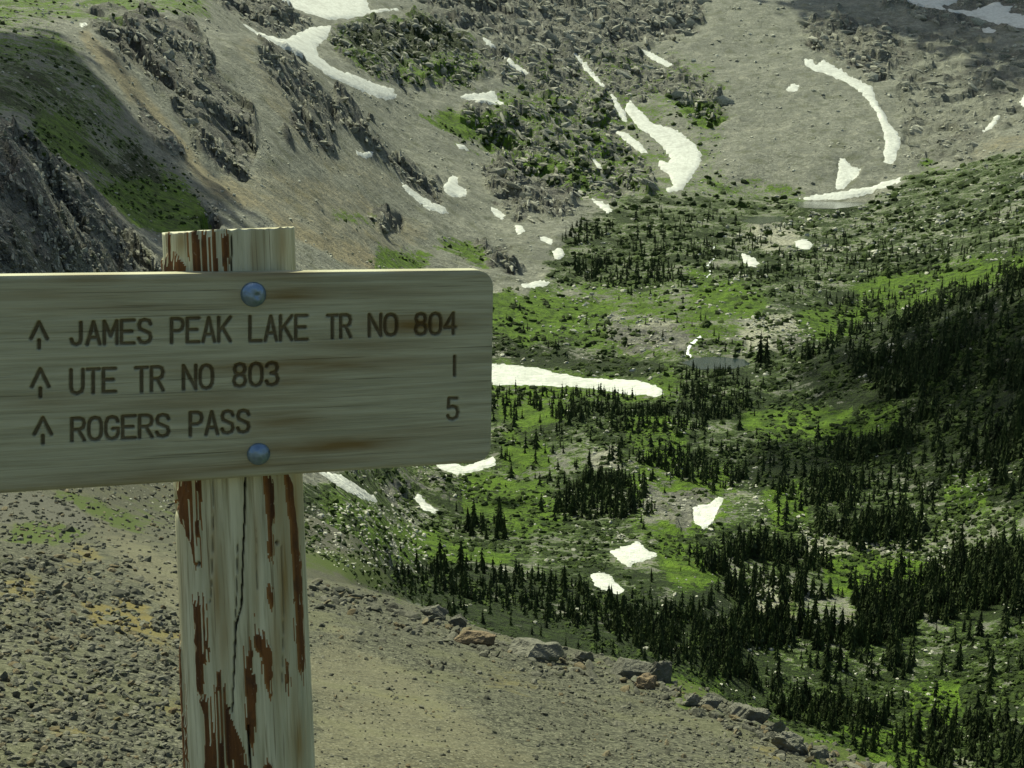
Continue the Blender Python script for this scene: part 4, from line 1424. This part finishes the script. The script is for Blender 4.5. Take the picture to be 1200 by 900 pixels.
def inset(v):
    d = np.minimum(v - by0, by1 - v)
    q = np.clip(CR_ - d, 0, CR_)
    return CR_ - np.sqrt(np.maximum(CR_ ** 2 - q ** 2, 0))


xs_r, xs_l = us[-17], us[14]
ins = inset(Vv)
Ur = np.where(U > xs_r, xs_r + (U - xs_r) * (bx1 - ins - xs_r) / (bx1 - xs_r), U)
U = np.where(U < xs_l, xs_l - (xs_l - U) * (xs_l - bx0 - ins) / (xs_l - bx0), Ur)
sdf = np.full(U.shape, 1.0)
lid = np.full(U.shape, -1)
HWID = px_mm * 2.4
for a, b, line in segs:
    x0, x1 = min(a[0], b[0]) - .006, max(a[0], b[0]) + .006
    y0, y1 = min(a[1], b[1]) - .006, max(a[1], b[1]) + .006
    i0, i1 = np.searchsorted(us, x0), np.searchsorted(us, x1)
    j0, j1 = np.searchsorted(vv_, y0), np.searchsorted(vv_, y1)
    u_, v_ = U[i0:i1, j0:j1], Vv[i0:i1, j0:j1]
    ab = b - a
    t = np.clip(((u_ - a[0]) * ab[0] + (v_ - a[1]) * ab[1]) / max(ab @ ab, 1e-12), 0, 1)
    d = np.hypot(u_ - a[0] - t * ab[0], v_ - a[1] - t * ab[1])
    m = d < sdf[i0:i1, j0:j1]
    sdf[i0:i1, j0:j1] = np.where(m, d, sdf[i0:i1, j0:j1])
    lid[i0:i1, j0:j1] = np.where(m, line, lid[i0:i1, j0:j1])
rag = .25 * px_mm * (fbm(U * 900, Vv * 900, 2, 7) - .5)
DEPTH = .0052
dep = DEPTH * (1 - smooth(HWID - px_mm * 1.5, HWID + px_mm * .5, sdf + rag))
dep = dep + .0006 * (fbm(U * 14, Vv * 320, 3, 201) - .5)
edge_d = np.minimum(np.minimum(Vv - by0, by1 - Vv), np.minimum(U - bx0, bx1 - U))
dep = dep + .002 * (1 - smooth(0, .003, edge_d))
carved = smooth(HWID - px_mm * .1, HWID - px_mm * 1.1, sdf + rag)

# weather stains on the board: (px, py, rx, ry, strength)
stain = np.zeros(U.shape)
for (sx, sy, rx, ry, st) in [(330, 345, 55, 9, .8), (460, 343, 60, 8, .35), (490, 380, 55, 11, 1.0), (350, 428, 120, 9, .8), (450, 428, 60, 8, .5), (345, 447, 40, 7, .5),
                             (260, 470, 110, 9, .4), (330, 495, 50, 14, .6), (390, 522, 90, 9, 1.0), (300, 545, 180, 9, .5), (70, 345, 90, 6, .4), (150, 360, 120, 6, .3), (420, 405, 80, 8, .4), (60, 470, 60, 8, .3), (180, 560, 160, 8, .5), (500, 505, 70, 8, .3)]:
    cu, cv = on_board(sx, sy)
    q = ((U - cu) / (rx * px_mm)) ** 2 + ((Vv - cv) / (ry * px_mm)) ** 2
    stain = np.maximum(stain, st * np.exp(-q * .9))
stain = np.maximum(stain, .55 * np.exp(-(np.minimum(by1 - Vv, (Vv - by0) * .8) / .009) ** 2) * smooth(.3, .7, fbm(U * 7, Vv * 40, 3, 215)))
stain = stain * (.5 + fbm(U * 18, Vv * 160, 3, 211))
NU, NV_ = U.shape
loc = P0[None, None] + U[..., None] * EU + Vv[..., None] * EV + dep[..., None] * NV
gi = np.arange(NU * NV_).reshape(NU, NV_)
qd = np.stack([gi[:-1, :-1], gi[1:, :-1], gi[1:, 1:], gi[:-1, 1:]], -1).reshape(-1, 4)
fc_car = (sdf[:-1, :-1] < HWID + px_mm * .2) & (sdf[1:, 1:] < HWID + px_mm * .2) & (sdf[1:, :-1] < HWID + px_mm * .2) & (sdf[:-1, 1:] < HWID + px_mm * .2)
fc_car = fc_car.ravel()
fl = np.where(fc_car, lid[:-1, :-1].ravel(), -1)


def board_material():
    n = NT('weathered_board')
    O = n.obj()
    g = n.scale(O, (5, 5, 150))
    grain = n.noise(g, 1.0, 5, .65, .4)
    g2 = n.scale(O, (14, 14, 900))
    fibre = n.noise(g2, 1.0, 3, .6)
    blot = n.noise(n.scale(O, (6, 6, 22)), 1.0, 3)
    c = n.mix(n.step(grain, .3, .72), (.27, .265, .175), (.45, .45, .325))
    c = n.mix(n.step(fibre, .35, .7, 0, .35), c, (.50, .485, .345))
    c = n.mix(n.step(blot, .5, .75, 0, .35), c, (.25, .235, .15))
    c = n.mix(n.math('MULTIPLY', n.attr('stain').outputs['Fac'], 1.0, True), c, n.mix(grain, (.13, .085, .028), (.23, .165, .065)))
    c = n.mix(n.math('MULTIPLY', n.attr('carved').outputs['Fac'], .72), c, (.085, .055, .022))  # dark groove colour: dirt stain, with the shade of the recess painted in
    chk = n.noise(n.scale(O, (5, 5, 520)), 1.0, 2, .5)
    c = n.mix(n.step(chk, .63, .70, 0, .55), c, (.09, .075, .04))
    n.bump(n.math('SUBTRACT', n.math('ADD', grain, n.math('MULTIPLY', fibre, .6)), n.step(chk, .62, .7, 0, .6)), .4, .003)
    n.b.inputs['Roughness'].default_value = .75
    return n.base(c)


MAT_BOARD = board_material()
B_LOC = Matrix(((EU[0], NV[0], EV[0], P0[0]), (EU[1], NV[1], EV[1], P0[1]), (EU[2], NV[2], EV[2], P0[2]), (0, 0, 0, 1)))
Bi = np.array(B_LOC.inverted())


def local(p):
    p = np.asarray(p).reshape(-1, 3)
    return p @ Bi[:3, :3].T + Bi[:3, 3]


verts = local(loc)
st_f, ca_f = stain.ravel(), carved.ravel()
# rim and back
bi = np.concatenate([gi[:, 0], gi[-1, 1:], gi[-2::-1, -1], gi[0, -2:0:-1]])
nbd = len(bi)
TH = .027
r1 = verts[bi].copy()
r1[:, 1] = .0045
r2 = r1.copy()
r2[:, 1] = TH
o1 = len(verts)
vb = np.concatenate([verts, r1, r2, [[(bx0 + bx1) / 2, TH, (by0 + by1) / 2]]])
k = np.arange(nbd)
k2 = (k + 1) % nbd
rim = np.concatenate([np.stack([bi[k], o1 + k, o1 + k2, bi[k2]], 1), np.stack([o1 + k, o1 + nbd + k, o1 + nbd + k2, o1 + k2], 1)])
cap = np.stack([o1 + nbd + k, np.full(nbd, o1 + 2 * nbd), o1 + nbd + k2], 1)
main = np.concatenate([qd[~fc_car], rim])
vb_st = np.concatenate([st_f, st_f[bi], st_f[bi] * 0, [0]])
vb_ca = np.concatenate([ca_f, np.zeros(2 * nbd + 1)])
me = bpy.data.meshes.new('board')
me.from_pydata(vb.tolist(), [], main.tolist() + cap.tolist())
me.polygons.foreach_set('use_smooth', np.concatenate([np.ones(int((~fc_car).sum()), bool), np.zeros(len(rim) + len(cap), bool)]))
float_attr(me, 'stain', vb_st)
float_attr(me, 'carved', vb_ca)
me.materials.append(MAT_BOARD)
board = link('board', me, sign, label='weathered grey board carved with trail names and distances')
board.matrix_parent_inverse = inv_root
board.matrix_basis = B_LOC
LINE_LABEL = ['carved arrow of the first line', 'carved arrow of the second line', 'carved arrow of the third line', 'carved first line of trail names',
              'carved second line of trail names', 'carved distance numeral one', 'carved third line, the pass name', 'carved distance numeral five']
for ln in range(8):
    q = qd[fl == ln]
    if len(q) == 0:
        continue
    used = np.unique(q)
    rm = np.full(len(verts), -1)
    rm[used] = np.arange(len(used))
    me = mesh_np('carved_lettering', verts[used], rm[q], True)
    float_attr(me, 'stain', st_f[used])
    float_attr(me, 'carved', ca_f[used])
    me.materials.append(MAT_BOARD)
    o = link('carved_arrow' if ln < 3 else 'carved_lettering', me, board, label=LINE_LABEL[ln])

# ---- bolts
n = NT('zinc_bolt')
n.b.inputs['Metallic'].default_value = .85
n.b.inputs['Roughness'].default_value = .42
nz = n.noise(n.scale(n.obj(), (120, 120, 120)), 1, 3)
n.bump(nz, .6, .003)
MAT_BOLT = n.base(n.mix(nz, (.10, .15, .24), (.30, .40, .52)))
n = NT('bolt_socket')
MAT_DARK = n.base((.012, .013, .016))
for bxp, byp, rp, dent in ((297, 345, 14.5, True), (303, 532, 13.5, False)):
    cu, cv = on_board(bxp, byp)
    R_ = rp * px_mm
    pv, pf = [(0, 0, R_ * .62)], []
    rings = [(math.sin(a), math.cos(a)) for a in np.linspace(.18, 1.45, 8)] + [(1.0, .0)]
    ns = 28
    for (sn, cs) in rings:
        for j in range(ns):
            a = 2 * math.pi * j / ns
            pv.append((R_ * sn * math.cos(a), R_ * sn * math.sin(a), R_ * (.62 * cs)))
    for j in range(ns):
        pf.append((0, 1 + j, 1 + (j + 1) % ns))
    for g in range(len(rings) - 1):
        for j in range(ns):
            a, b = 1 + g * ns + j, 1 + g * ns + (j + 1) % ns
            pf.append((a, a + ns, b + ns, b))
    pv = np.array(pv)
    if dent:                                                    # a chip knocked out of the dome
        d = np.hypot(pv[:, 0] - R_ * .25, pv[:, 1] + R_ * .05)
        pv[:, 2] -= R_ * .22 * np.exp(-(d / (R_ * .2)) ** 2)
    # dome z points at the camera: x->EU, y->EV, z->-NV
    w = P0 + cu * EU + cv * EV + np.outer(pv[:, 0], EU) + np.outer(pv[:, 1], EV) - np.outer(pv[:, 2] - .0008, NV)
    me = bpy.data.meshes.new('bolt')
    me.from_pydata(local(w).tolist(), [], pf)
    me.polygons.foreach_set('use_smooth', np.ones(len(pf), bool))
    me.materials.append(MAT_BOLT)
    o = link('bolt', me, sign, label='dented upper bolt head' if dent else 'dull lower bolt head')
    o.matrix_parent_inverse = inv_root
    o.matrix_basis = B_LOC

# ---- the post
post_r = math.hypot(P0[0], P0[1])
PD = 1.345                                                      # horizontal distance of the axis
def axis_at(pxl, pxr, py):
    """centre and half width of the post at the height seen at row py"""
    a, t = az_tan((pxl + pxr) / 2, py)
    al, _ = az_tan(pxl, py)
    ar, _ = az_tan(pxr, py)
    return math.sin(a) * PD, math.cos(a) * PD, t * PD, PD * math.sin((ar - al) / 2) * .985


rows = [axis_at(190, 347, 270), axis_at(197, 352, 420), axis_at(204, 357, 580), axis_at(211, 364, 740), axis_at(218, 371, 900)]
rows = np.array(rows)
rows = np.vstack([rows, rows[-1] + (rows[-1] - rows[-2]) * 2.8])
zz = np.concatenate([np.linspace(rows[0, 2], rows[4, 2] - .03, 330), np.linspace(rows[4, 2] - .06, rows[5, 2], 14)])
zs = rows[::-1, 2]
cxs, cys, hw_ = [np.interp(zz, zs, rows[::-1, c]) for c in (0, 1, 3)]
th = np.concatenate([np.linspace(-math.pi * .04, math.pi * 1.04, 180), np.linspace(math.pi * 1.04, math.pi * 1.96, 26)[1:-1]])
face = math.atan2(-rows[1, 1], -rows[1, 0]) - math.pi / 2       # theta = pi/2 looks at the camera
TH_, ZZ = np.meshgrid(th, zz, indexing='ij')
ct, st = np.cos(TH_), np.sin(TH_)
pw = 2.5
rad = (np.abs(ct) ** pw + np.abs(st * 1.04) ** pw) ** (-1 / pw)
rad = rad * (1 + .012 * (fbm(TH_ * 3, ZZ * 4, 3, 301) - .5)) * hw_[None]
wave = .0016 * (fbm(TH_ * 26, ZZ * 3, 4, 305) - .5)
# theta runs from the right of the post (0) over the front (pi/2) to the left (pi)
lx, ly = rad * ct, rad * st
fwd = np.array([rows[1, 0], rows[1, 1]])
fwd /= np.linalg.norm(fwd)
rgt = np.array([fwd[1], -fwd[0]])
BX = cxs[None] + rgt[0] * lx - fwd[0] * ly
BY = cys[None] + rgt[1] * lx - fwd[1] * ly
PXp, PYp = project(BX, BY, ZZ)
front = st > .02
BARK = [
    [(213, 556), (241, 556), (240, 600), (236, 628), (232, 655), (229, 662), (225, 655), (223, 635), (217, 622), (207, 600), (205, 588)],
    [(309, 556), (322, 556), (321, 578), (318, 623), (319, 653), (316, 657), (314, 605), (311, 587)],
    [(334, 556), (340, 556), (346, 600), (351, 640), (353, 700), (355, 770), (354, 797), (350, 782), (347, 740), (344, 680), (342, 640), (338, 600)],
    [(238, 687), (242, 700), (243, 740), (246, 763), (240, 770), (238, 813), (233, 816), (231, 800), (230, 743), (228, 707)],
    [(257, 780), (262, 787), (265, 817), (273, 843), (282, 863), (288, 880), (290, 915), (240, 915), (238, 833), (233, 818), (247, 812), (255, 797)],
    [(293, 750), (304, 728), (310, 740), (318, 760), (319, 787), (318, 820), (313, 807), (309, 793), (308, 770), (302, 763), (297, 767), (295, 787), (302, 790), (302, 833), (300, 867), (297, 884), (293, 867), (288, 853), (289, 817), (285, 773)],
    [(335, 772), (339, 778), (340, 814), (337, 814)],
    [(315, 683), (321, 687), (321, 707), (318, 714), (314, 700)],
    [(308, 905), (315, 893), (323, 905), (323, 915), (308, 915)],
    [(226, 273), (240, 276), (268, 277), (271, 290), (270, 330), (228, 330), (223, 306), (222, 275)],
    [(196, 270), (200, 270), (202, 290), (208, 300), (218, 305), (222, 330), (186, 330), (190, 312), (198, 300)],
    [(203, 730), (211, 740), (216, 800), (222, 905), (222, 915), (206, 915), (206, 830)],
]
bid = np.full(TH_.shape, -1)
bdist = np.full(TH_.shape, 99.0)
jx = 13.0 * (fbm(TH_ * 42, ZZ * 13, 4, 311, .65) - .5)
for q, poly in enumerate(BARK):
    ins_ = in_poly(PXp + jx, PYp + jx * 3, poly) & front
    ins_ &= fbm(TH_ * 52, ZZ * 9, 3, 331) < (.67 if q in (0, 3, 4, 5, 9) else .78)
    bid = np.where(ins_, q, bid)
ismask = bid >= 0
# distance-free softening: blur of the mask
sm = ismask.astype(float)
for _ in range(3):
    sm = (sm + np.roll(sm, 1, 0) + np.roll(sm, -1, 0) + np.roll(sm, 1, 1) + np.roll(sm, -1, 1)) / 5
bark_up = .0028 * smooth(.35, .95, sm) * (.7 + .6 * fbm(TH_ * 30, ZZ * 90, 3, 313))
# cracks
def poly_d(line):
    best = np.full(TH_.shape, 99.0)
    for a, b in zip(line[:-1], line[1:]):
        a, b = np.array(a, float), np.array(b, float)
        ab = b - a
        t = np.clip(((PXp - a[0]) * ab[0] + (PYp - a[1]) * ab[1]) / (ab @ ab), 0, 1)
        best = np.minimum(best, np.hypot(PXp - a[0] - t * ab[0], PYp - a[1] - t * ab[1]))
    return np.where(front, best, 99)


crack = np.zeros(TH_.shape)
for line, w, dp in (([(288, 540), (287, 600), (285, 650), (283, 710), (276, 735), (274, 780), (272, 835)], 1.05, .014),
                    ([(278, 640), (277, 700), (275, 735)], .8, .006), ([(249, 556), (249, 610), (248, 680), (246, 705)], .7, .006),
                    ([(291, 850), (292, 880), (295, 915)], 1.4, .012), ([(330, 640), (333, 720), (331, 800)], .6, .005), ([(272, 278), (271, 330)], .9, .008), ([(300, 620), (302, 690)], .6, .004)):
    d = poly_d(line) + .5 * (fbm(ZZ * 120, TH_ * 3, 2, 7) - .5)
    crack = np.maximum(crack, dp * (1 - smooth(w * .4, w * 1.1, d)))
knot = np.zeros(TH_.shape)
for kx, ky, kr in ((325, 636, 2.2), (232, 661, 2.6), (268, 830, 1.6)):
    d = np.hypot(PXp - kx, PYp - ky)
    knot = np.maximum(knot, np.where(front, 1 - smooth(kr * .5, kr * 1.3, d), 0))
disp = wave + bark_up - crack - .006 * knot
# a torn notch on the left edge under the board
notch = np.exp(-((PYp - 590) / 10) ** 2) * smooth(214, 204, PXp) * front
disp = disp - .006 * notch * (.5 + fbm(TH_ * 20, ZZ * 150, 2, 5))
rad2 = rad + disp
lx, ly = rad2 * ct, rad2 * st
BX = cxs[None] + rgt[0] * lx - fwd[0] * ly
BY = cys[None] + rgt[1] * lx - fwd[1] * ly
top_drop = np.clip((zz - rows[0, 2] + .06) / .06, 0, 1)[None]
ZP = ZZ + top_drop * (.0035 * (fbm(TH_ * 9, TH_ * 0 + 3, 2, 3) - .5)) + top_drop * (ly * .075 + lx * .03)
yel = np.zeros(TH_.shape)
for sx, sy, rx, ry, s_ in ((256, 690, 9, 60, .8), (250, 640, 7, 50, .5), (300, 640, 5, 60, .5), (333, 680, 8, 90, .9), (328, 600, 8, 60, .6), (347, 600, 8, 60, .8), (262, 740, 8, 50, .6), (325, 760, 10, 60, .6), (350, 870, 10, 40, .8), (300, 700, 5, 40, .4), (212, 700, 6, 90, .3), (330, 290, 7, 30, .6), (300, 300, 6, 30, .6), (212, 285, 6, 16, .7), (345, 840, 5, 60, .5)):
    yel = np.maximum(yel, s_ * np.exp(-((PXp - sx) / rx) ** 2 - ((PYp - sy) / ry) ** 2))


def post_material(bark):
    n = NT('red_bark' if bark else 'bare_log')
    O = n.obj()
    g = n.scale(O, (70, 70, 4))
    grain = n.noise(g, 1.0, 5, .6, .5)
    fib = n.noise(n.scale(O, (260, 260, 9)), 1.0, 3, .6)
    if bark:
        c = n.mix(n.step(grain, .3, .7), (.05, .022, .010), (.17, .075, .026))
        c = n.mix(n.step(n.attr('core').outputs['Fac'], .45, .95, .85, 0), c, (.25, .13, .045))
        c = n.mix(n.step(n.noise(n.scale(O, (60, 60, 40)), 1, 4), .5, .72, 0, .7), c, (.06, .035, .02))
        c = n.mix(n.step(n.noise(n.scale(O, (300, 300, 220)), 1, 2), .66, .74, 0, .6), c, (.22, .17, .12))
        n.bump(n.noise(n.scale(O, (220, 220, 90)), 1, 4), .5, .003)
    else:
        c = n.mix(n.step(grain, .3, .7), (.36, .345, .225), (.62, .61, .45))
        c = n.mix(n.step(fib, .5, .72, 0, .6), c, (.20, .165, .09))
        c = n.mix(n.step(n.noise(n.scale(O, (30, 30, 1.6)), 1, 3), .5, .7, 0, .4), c, (.37, .38, .29))
        c = n.mix(n.math('MULTIPLY', n.attr('yellow').outputs['Fac'], n.step(grain, .25, .6), True), c, (.24, .15, .035))
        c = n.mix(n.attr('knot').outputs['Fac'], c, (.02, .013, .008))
        chk = n.noise(n.scale(O, (330, 330, 5)), 1.0, 2)
        c = n.mix(n.step(chk, .64, .70, 0, .6), c, (.14, .105, .055))
        n.bump(n.math('ADD', grain, n.math('MULTIPLY', fib, .5)), .4, .004)
    n.b.inputs['Roughness'].default_value = .8
    return n.base(c)


MAT_LOG, MAT_RED = post_material(False), post_material(True)
NT_, NZ_ = TH_.shape
pvs = np.stack([BX, BY, ZP], -1).reshape(-1, 3)
c0 = np.array(sign.location)
pvs = pvs - c0
gi = np.arange(NT_ * NZ_).reshape(NT_, NZ_)
gn = np.roll(gi, -1, 0)
qd = np.stack([gi[:, :-1], gi[:, 1:], gn[:, 1:], gn[:, :-1]], -1).reshape(-1, 4)
fb = bid[:, :-1].ravel()
# the cut top
tc = np.array([[pvs[gi[:, 0], 0].mean(), pvs[gi[:, 0], 1].mean(), pvs[gi[:, 0], 2].mean() + .001]])
vt = np.concatenate([pvs, tc])
caps = [(int(gi[j, 0]), int(gn[j, 0]), len(pvs)) for j in range(NT_)]
me = bpy.data.meshes.new('post')
plain = qd[fb < 0]
me.from_pydata(vt.tolist(), [], plain.tolist() + caps)
me.polygons.foreach_set('use_smooth', np.concatenate([np.ones(len(plain), bool), np.zeros(len(caps), bool)]))
float_attr(me, 'yellow', np.concatenate([yel.ravel(), [0]]))
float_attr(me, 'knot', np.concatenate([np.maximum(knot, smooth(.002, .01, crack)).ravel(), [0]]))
me.materials.append(MAT_LOG)
post = link('post', me, sign, label='peeled pale log post with a long crack')
for q in range(len(BARK)):
    f_ = qd[fb == q]
    if len(f_) == 0:
        continue
    used = np.unique(f_)
    rm = np.full(len(pvs), -1)
    rm[used] = np.arange(len(used))
    me = mesh_np('bark_strip', pvs[used], rm[f_], True)
    float_attr(me, 'core', sm.ravel()[used])
    me.materials.append(MAT_RED)
    link('bark_strip', me, post, label='red brown strip of bark left on the post')

# ------------------------------------------------------------------ clouds overhead, out of the picture, whose shadows lie on the slopes
n = NT('cloud_white')
MAT_CLOUD = n.base((.8, .8, .8))


def cloud(spots, seed, height, count):
    """puffs (photo column, row, radius in m) carried up towards the sun from the ground they shade"""
    r = np.random.default_rng(seed)
    items = []
    shapes = [(ICO[0][0] * (1 + .2 * (np.random.default_rng(k).random(12)[:, None] - .5)), ICO[0][1]) for k in range(4)]
    for px, py, rad_ in spots:
        X, Y, Zr, R = raycast([px], [py], 60)
        c = np.array([X[0], Y[0], Zr[0]]) + SUN_DIR * height
        for k in range(count):
            d = r.normal(size=3) * rad_ * np.array([.55, .55, .2])
            s = rad_ * r.uniform(.07, .15)
            items.append((r.integers(4), np.eye(3) * s * np.array([1, 1, .6]), c + d, 0))
    return joined('cloud', items, MAT_CLOUD, shapes, kind='structure', smooth_shade=True)


CLOUDS = [
    ([(20, 75, 50), (55, 80, 45), (90, 105, 40), (105, 140, 36), (35, 115, 45), (10, 120, 45), (75, 150, 36), (110, 170, 28), (-40, 80, 60), (-30, 130, 50), (60, 110, 40)], 31, 720, 260),
    ([(1060, 15, 90), (1110, 20, 90), (1160, 35, 80), (1195, 55, 80), (1010, 8, 80), (1130, 5, 90), (1200, 20, 90), (960, -5, 80), (1190, 85, 50)], 32, 1300, 240),
    ([(1150, 400, 40), (1195, 375, 40), (1100, 415, 40), (1190, 440, 40), (1130, 470, 36), (1190, 520, 30), (1040, 430, 34), (1060, 500, 30), (980, 430, 30), (960, 545, 26)], 33, 860, 50),
    ([(20, 200, 14), (60, 240, 14), (110, 280, 14), (10, 270, 14), (60, 300, 14), (150, 310, 12), (-30, 220, 16)], 34, 720, 80),  # small unseen cloud added to darken the face of the near spur
]
for a, s_, h_, n_ in CLOUDS:
    cloud(a, s_, h_, n_)
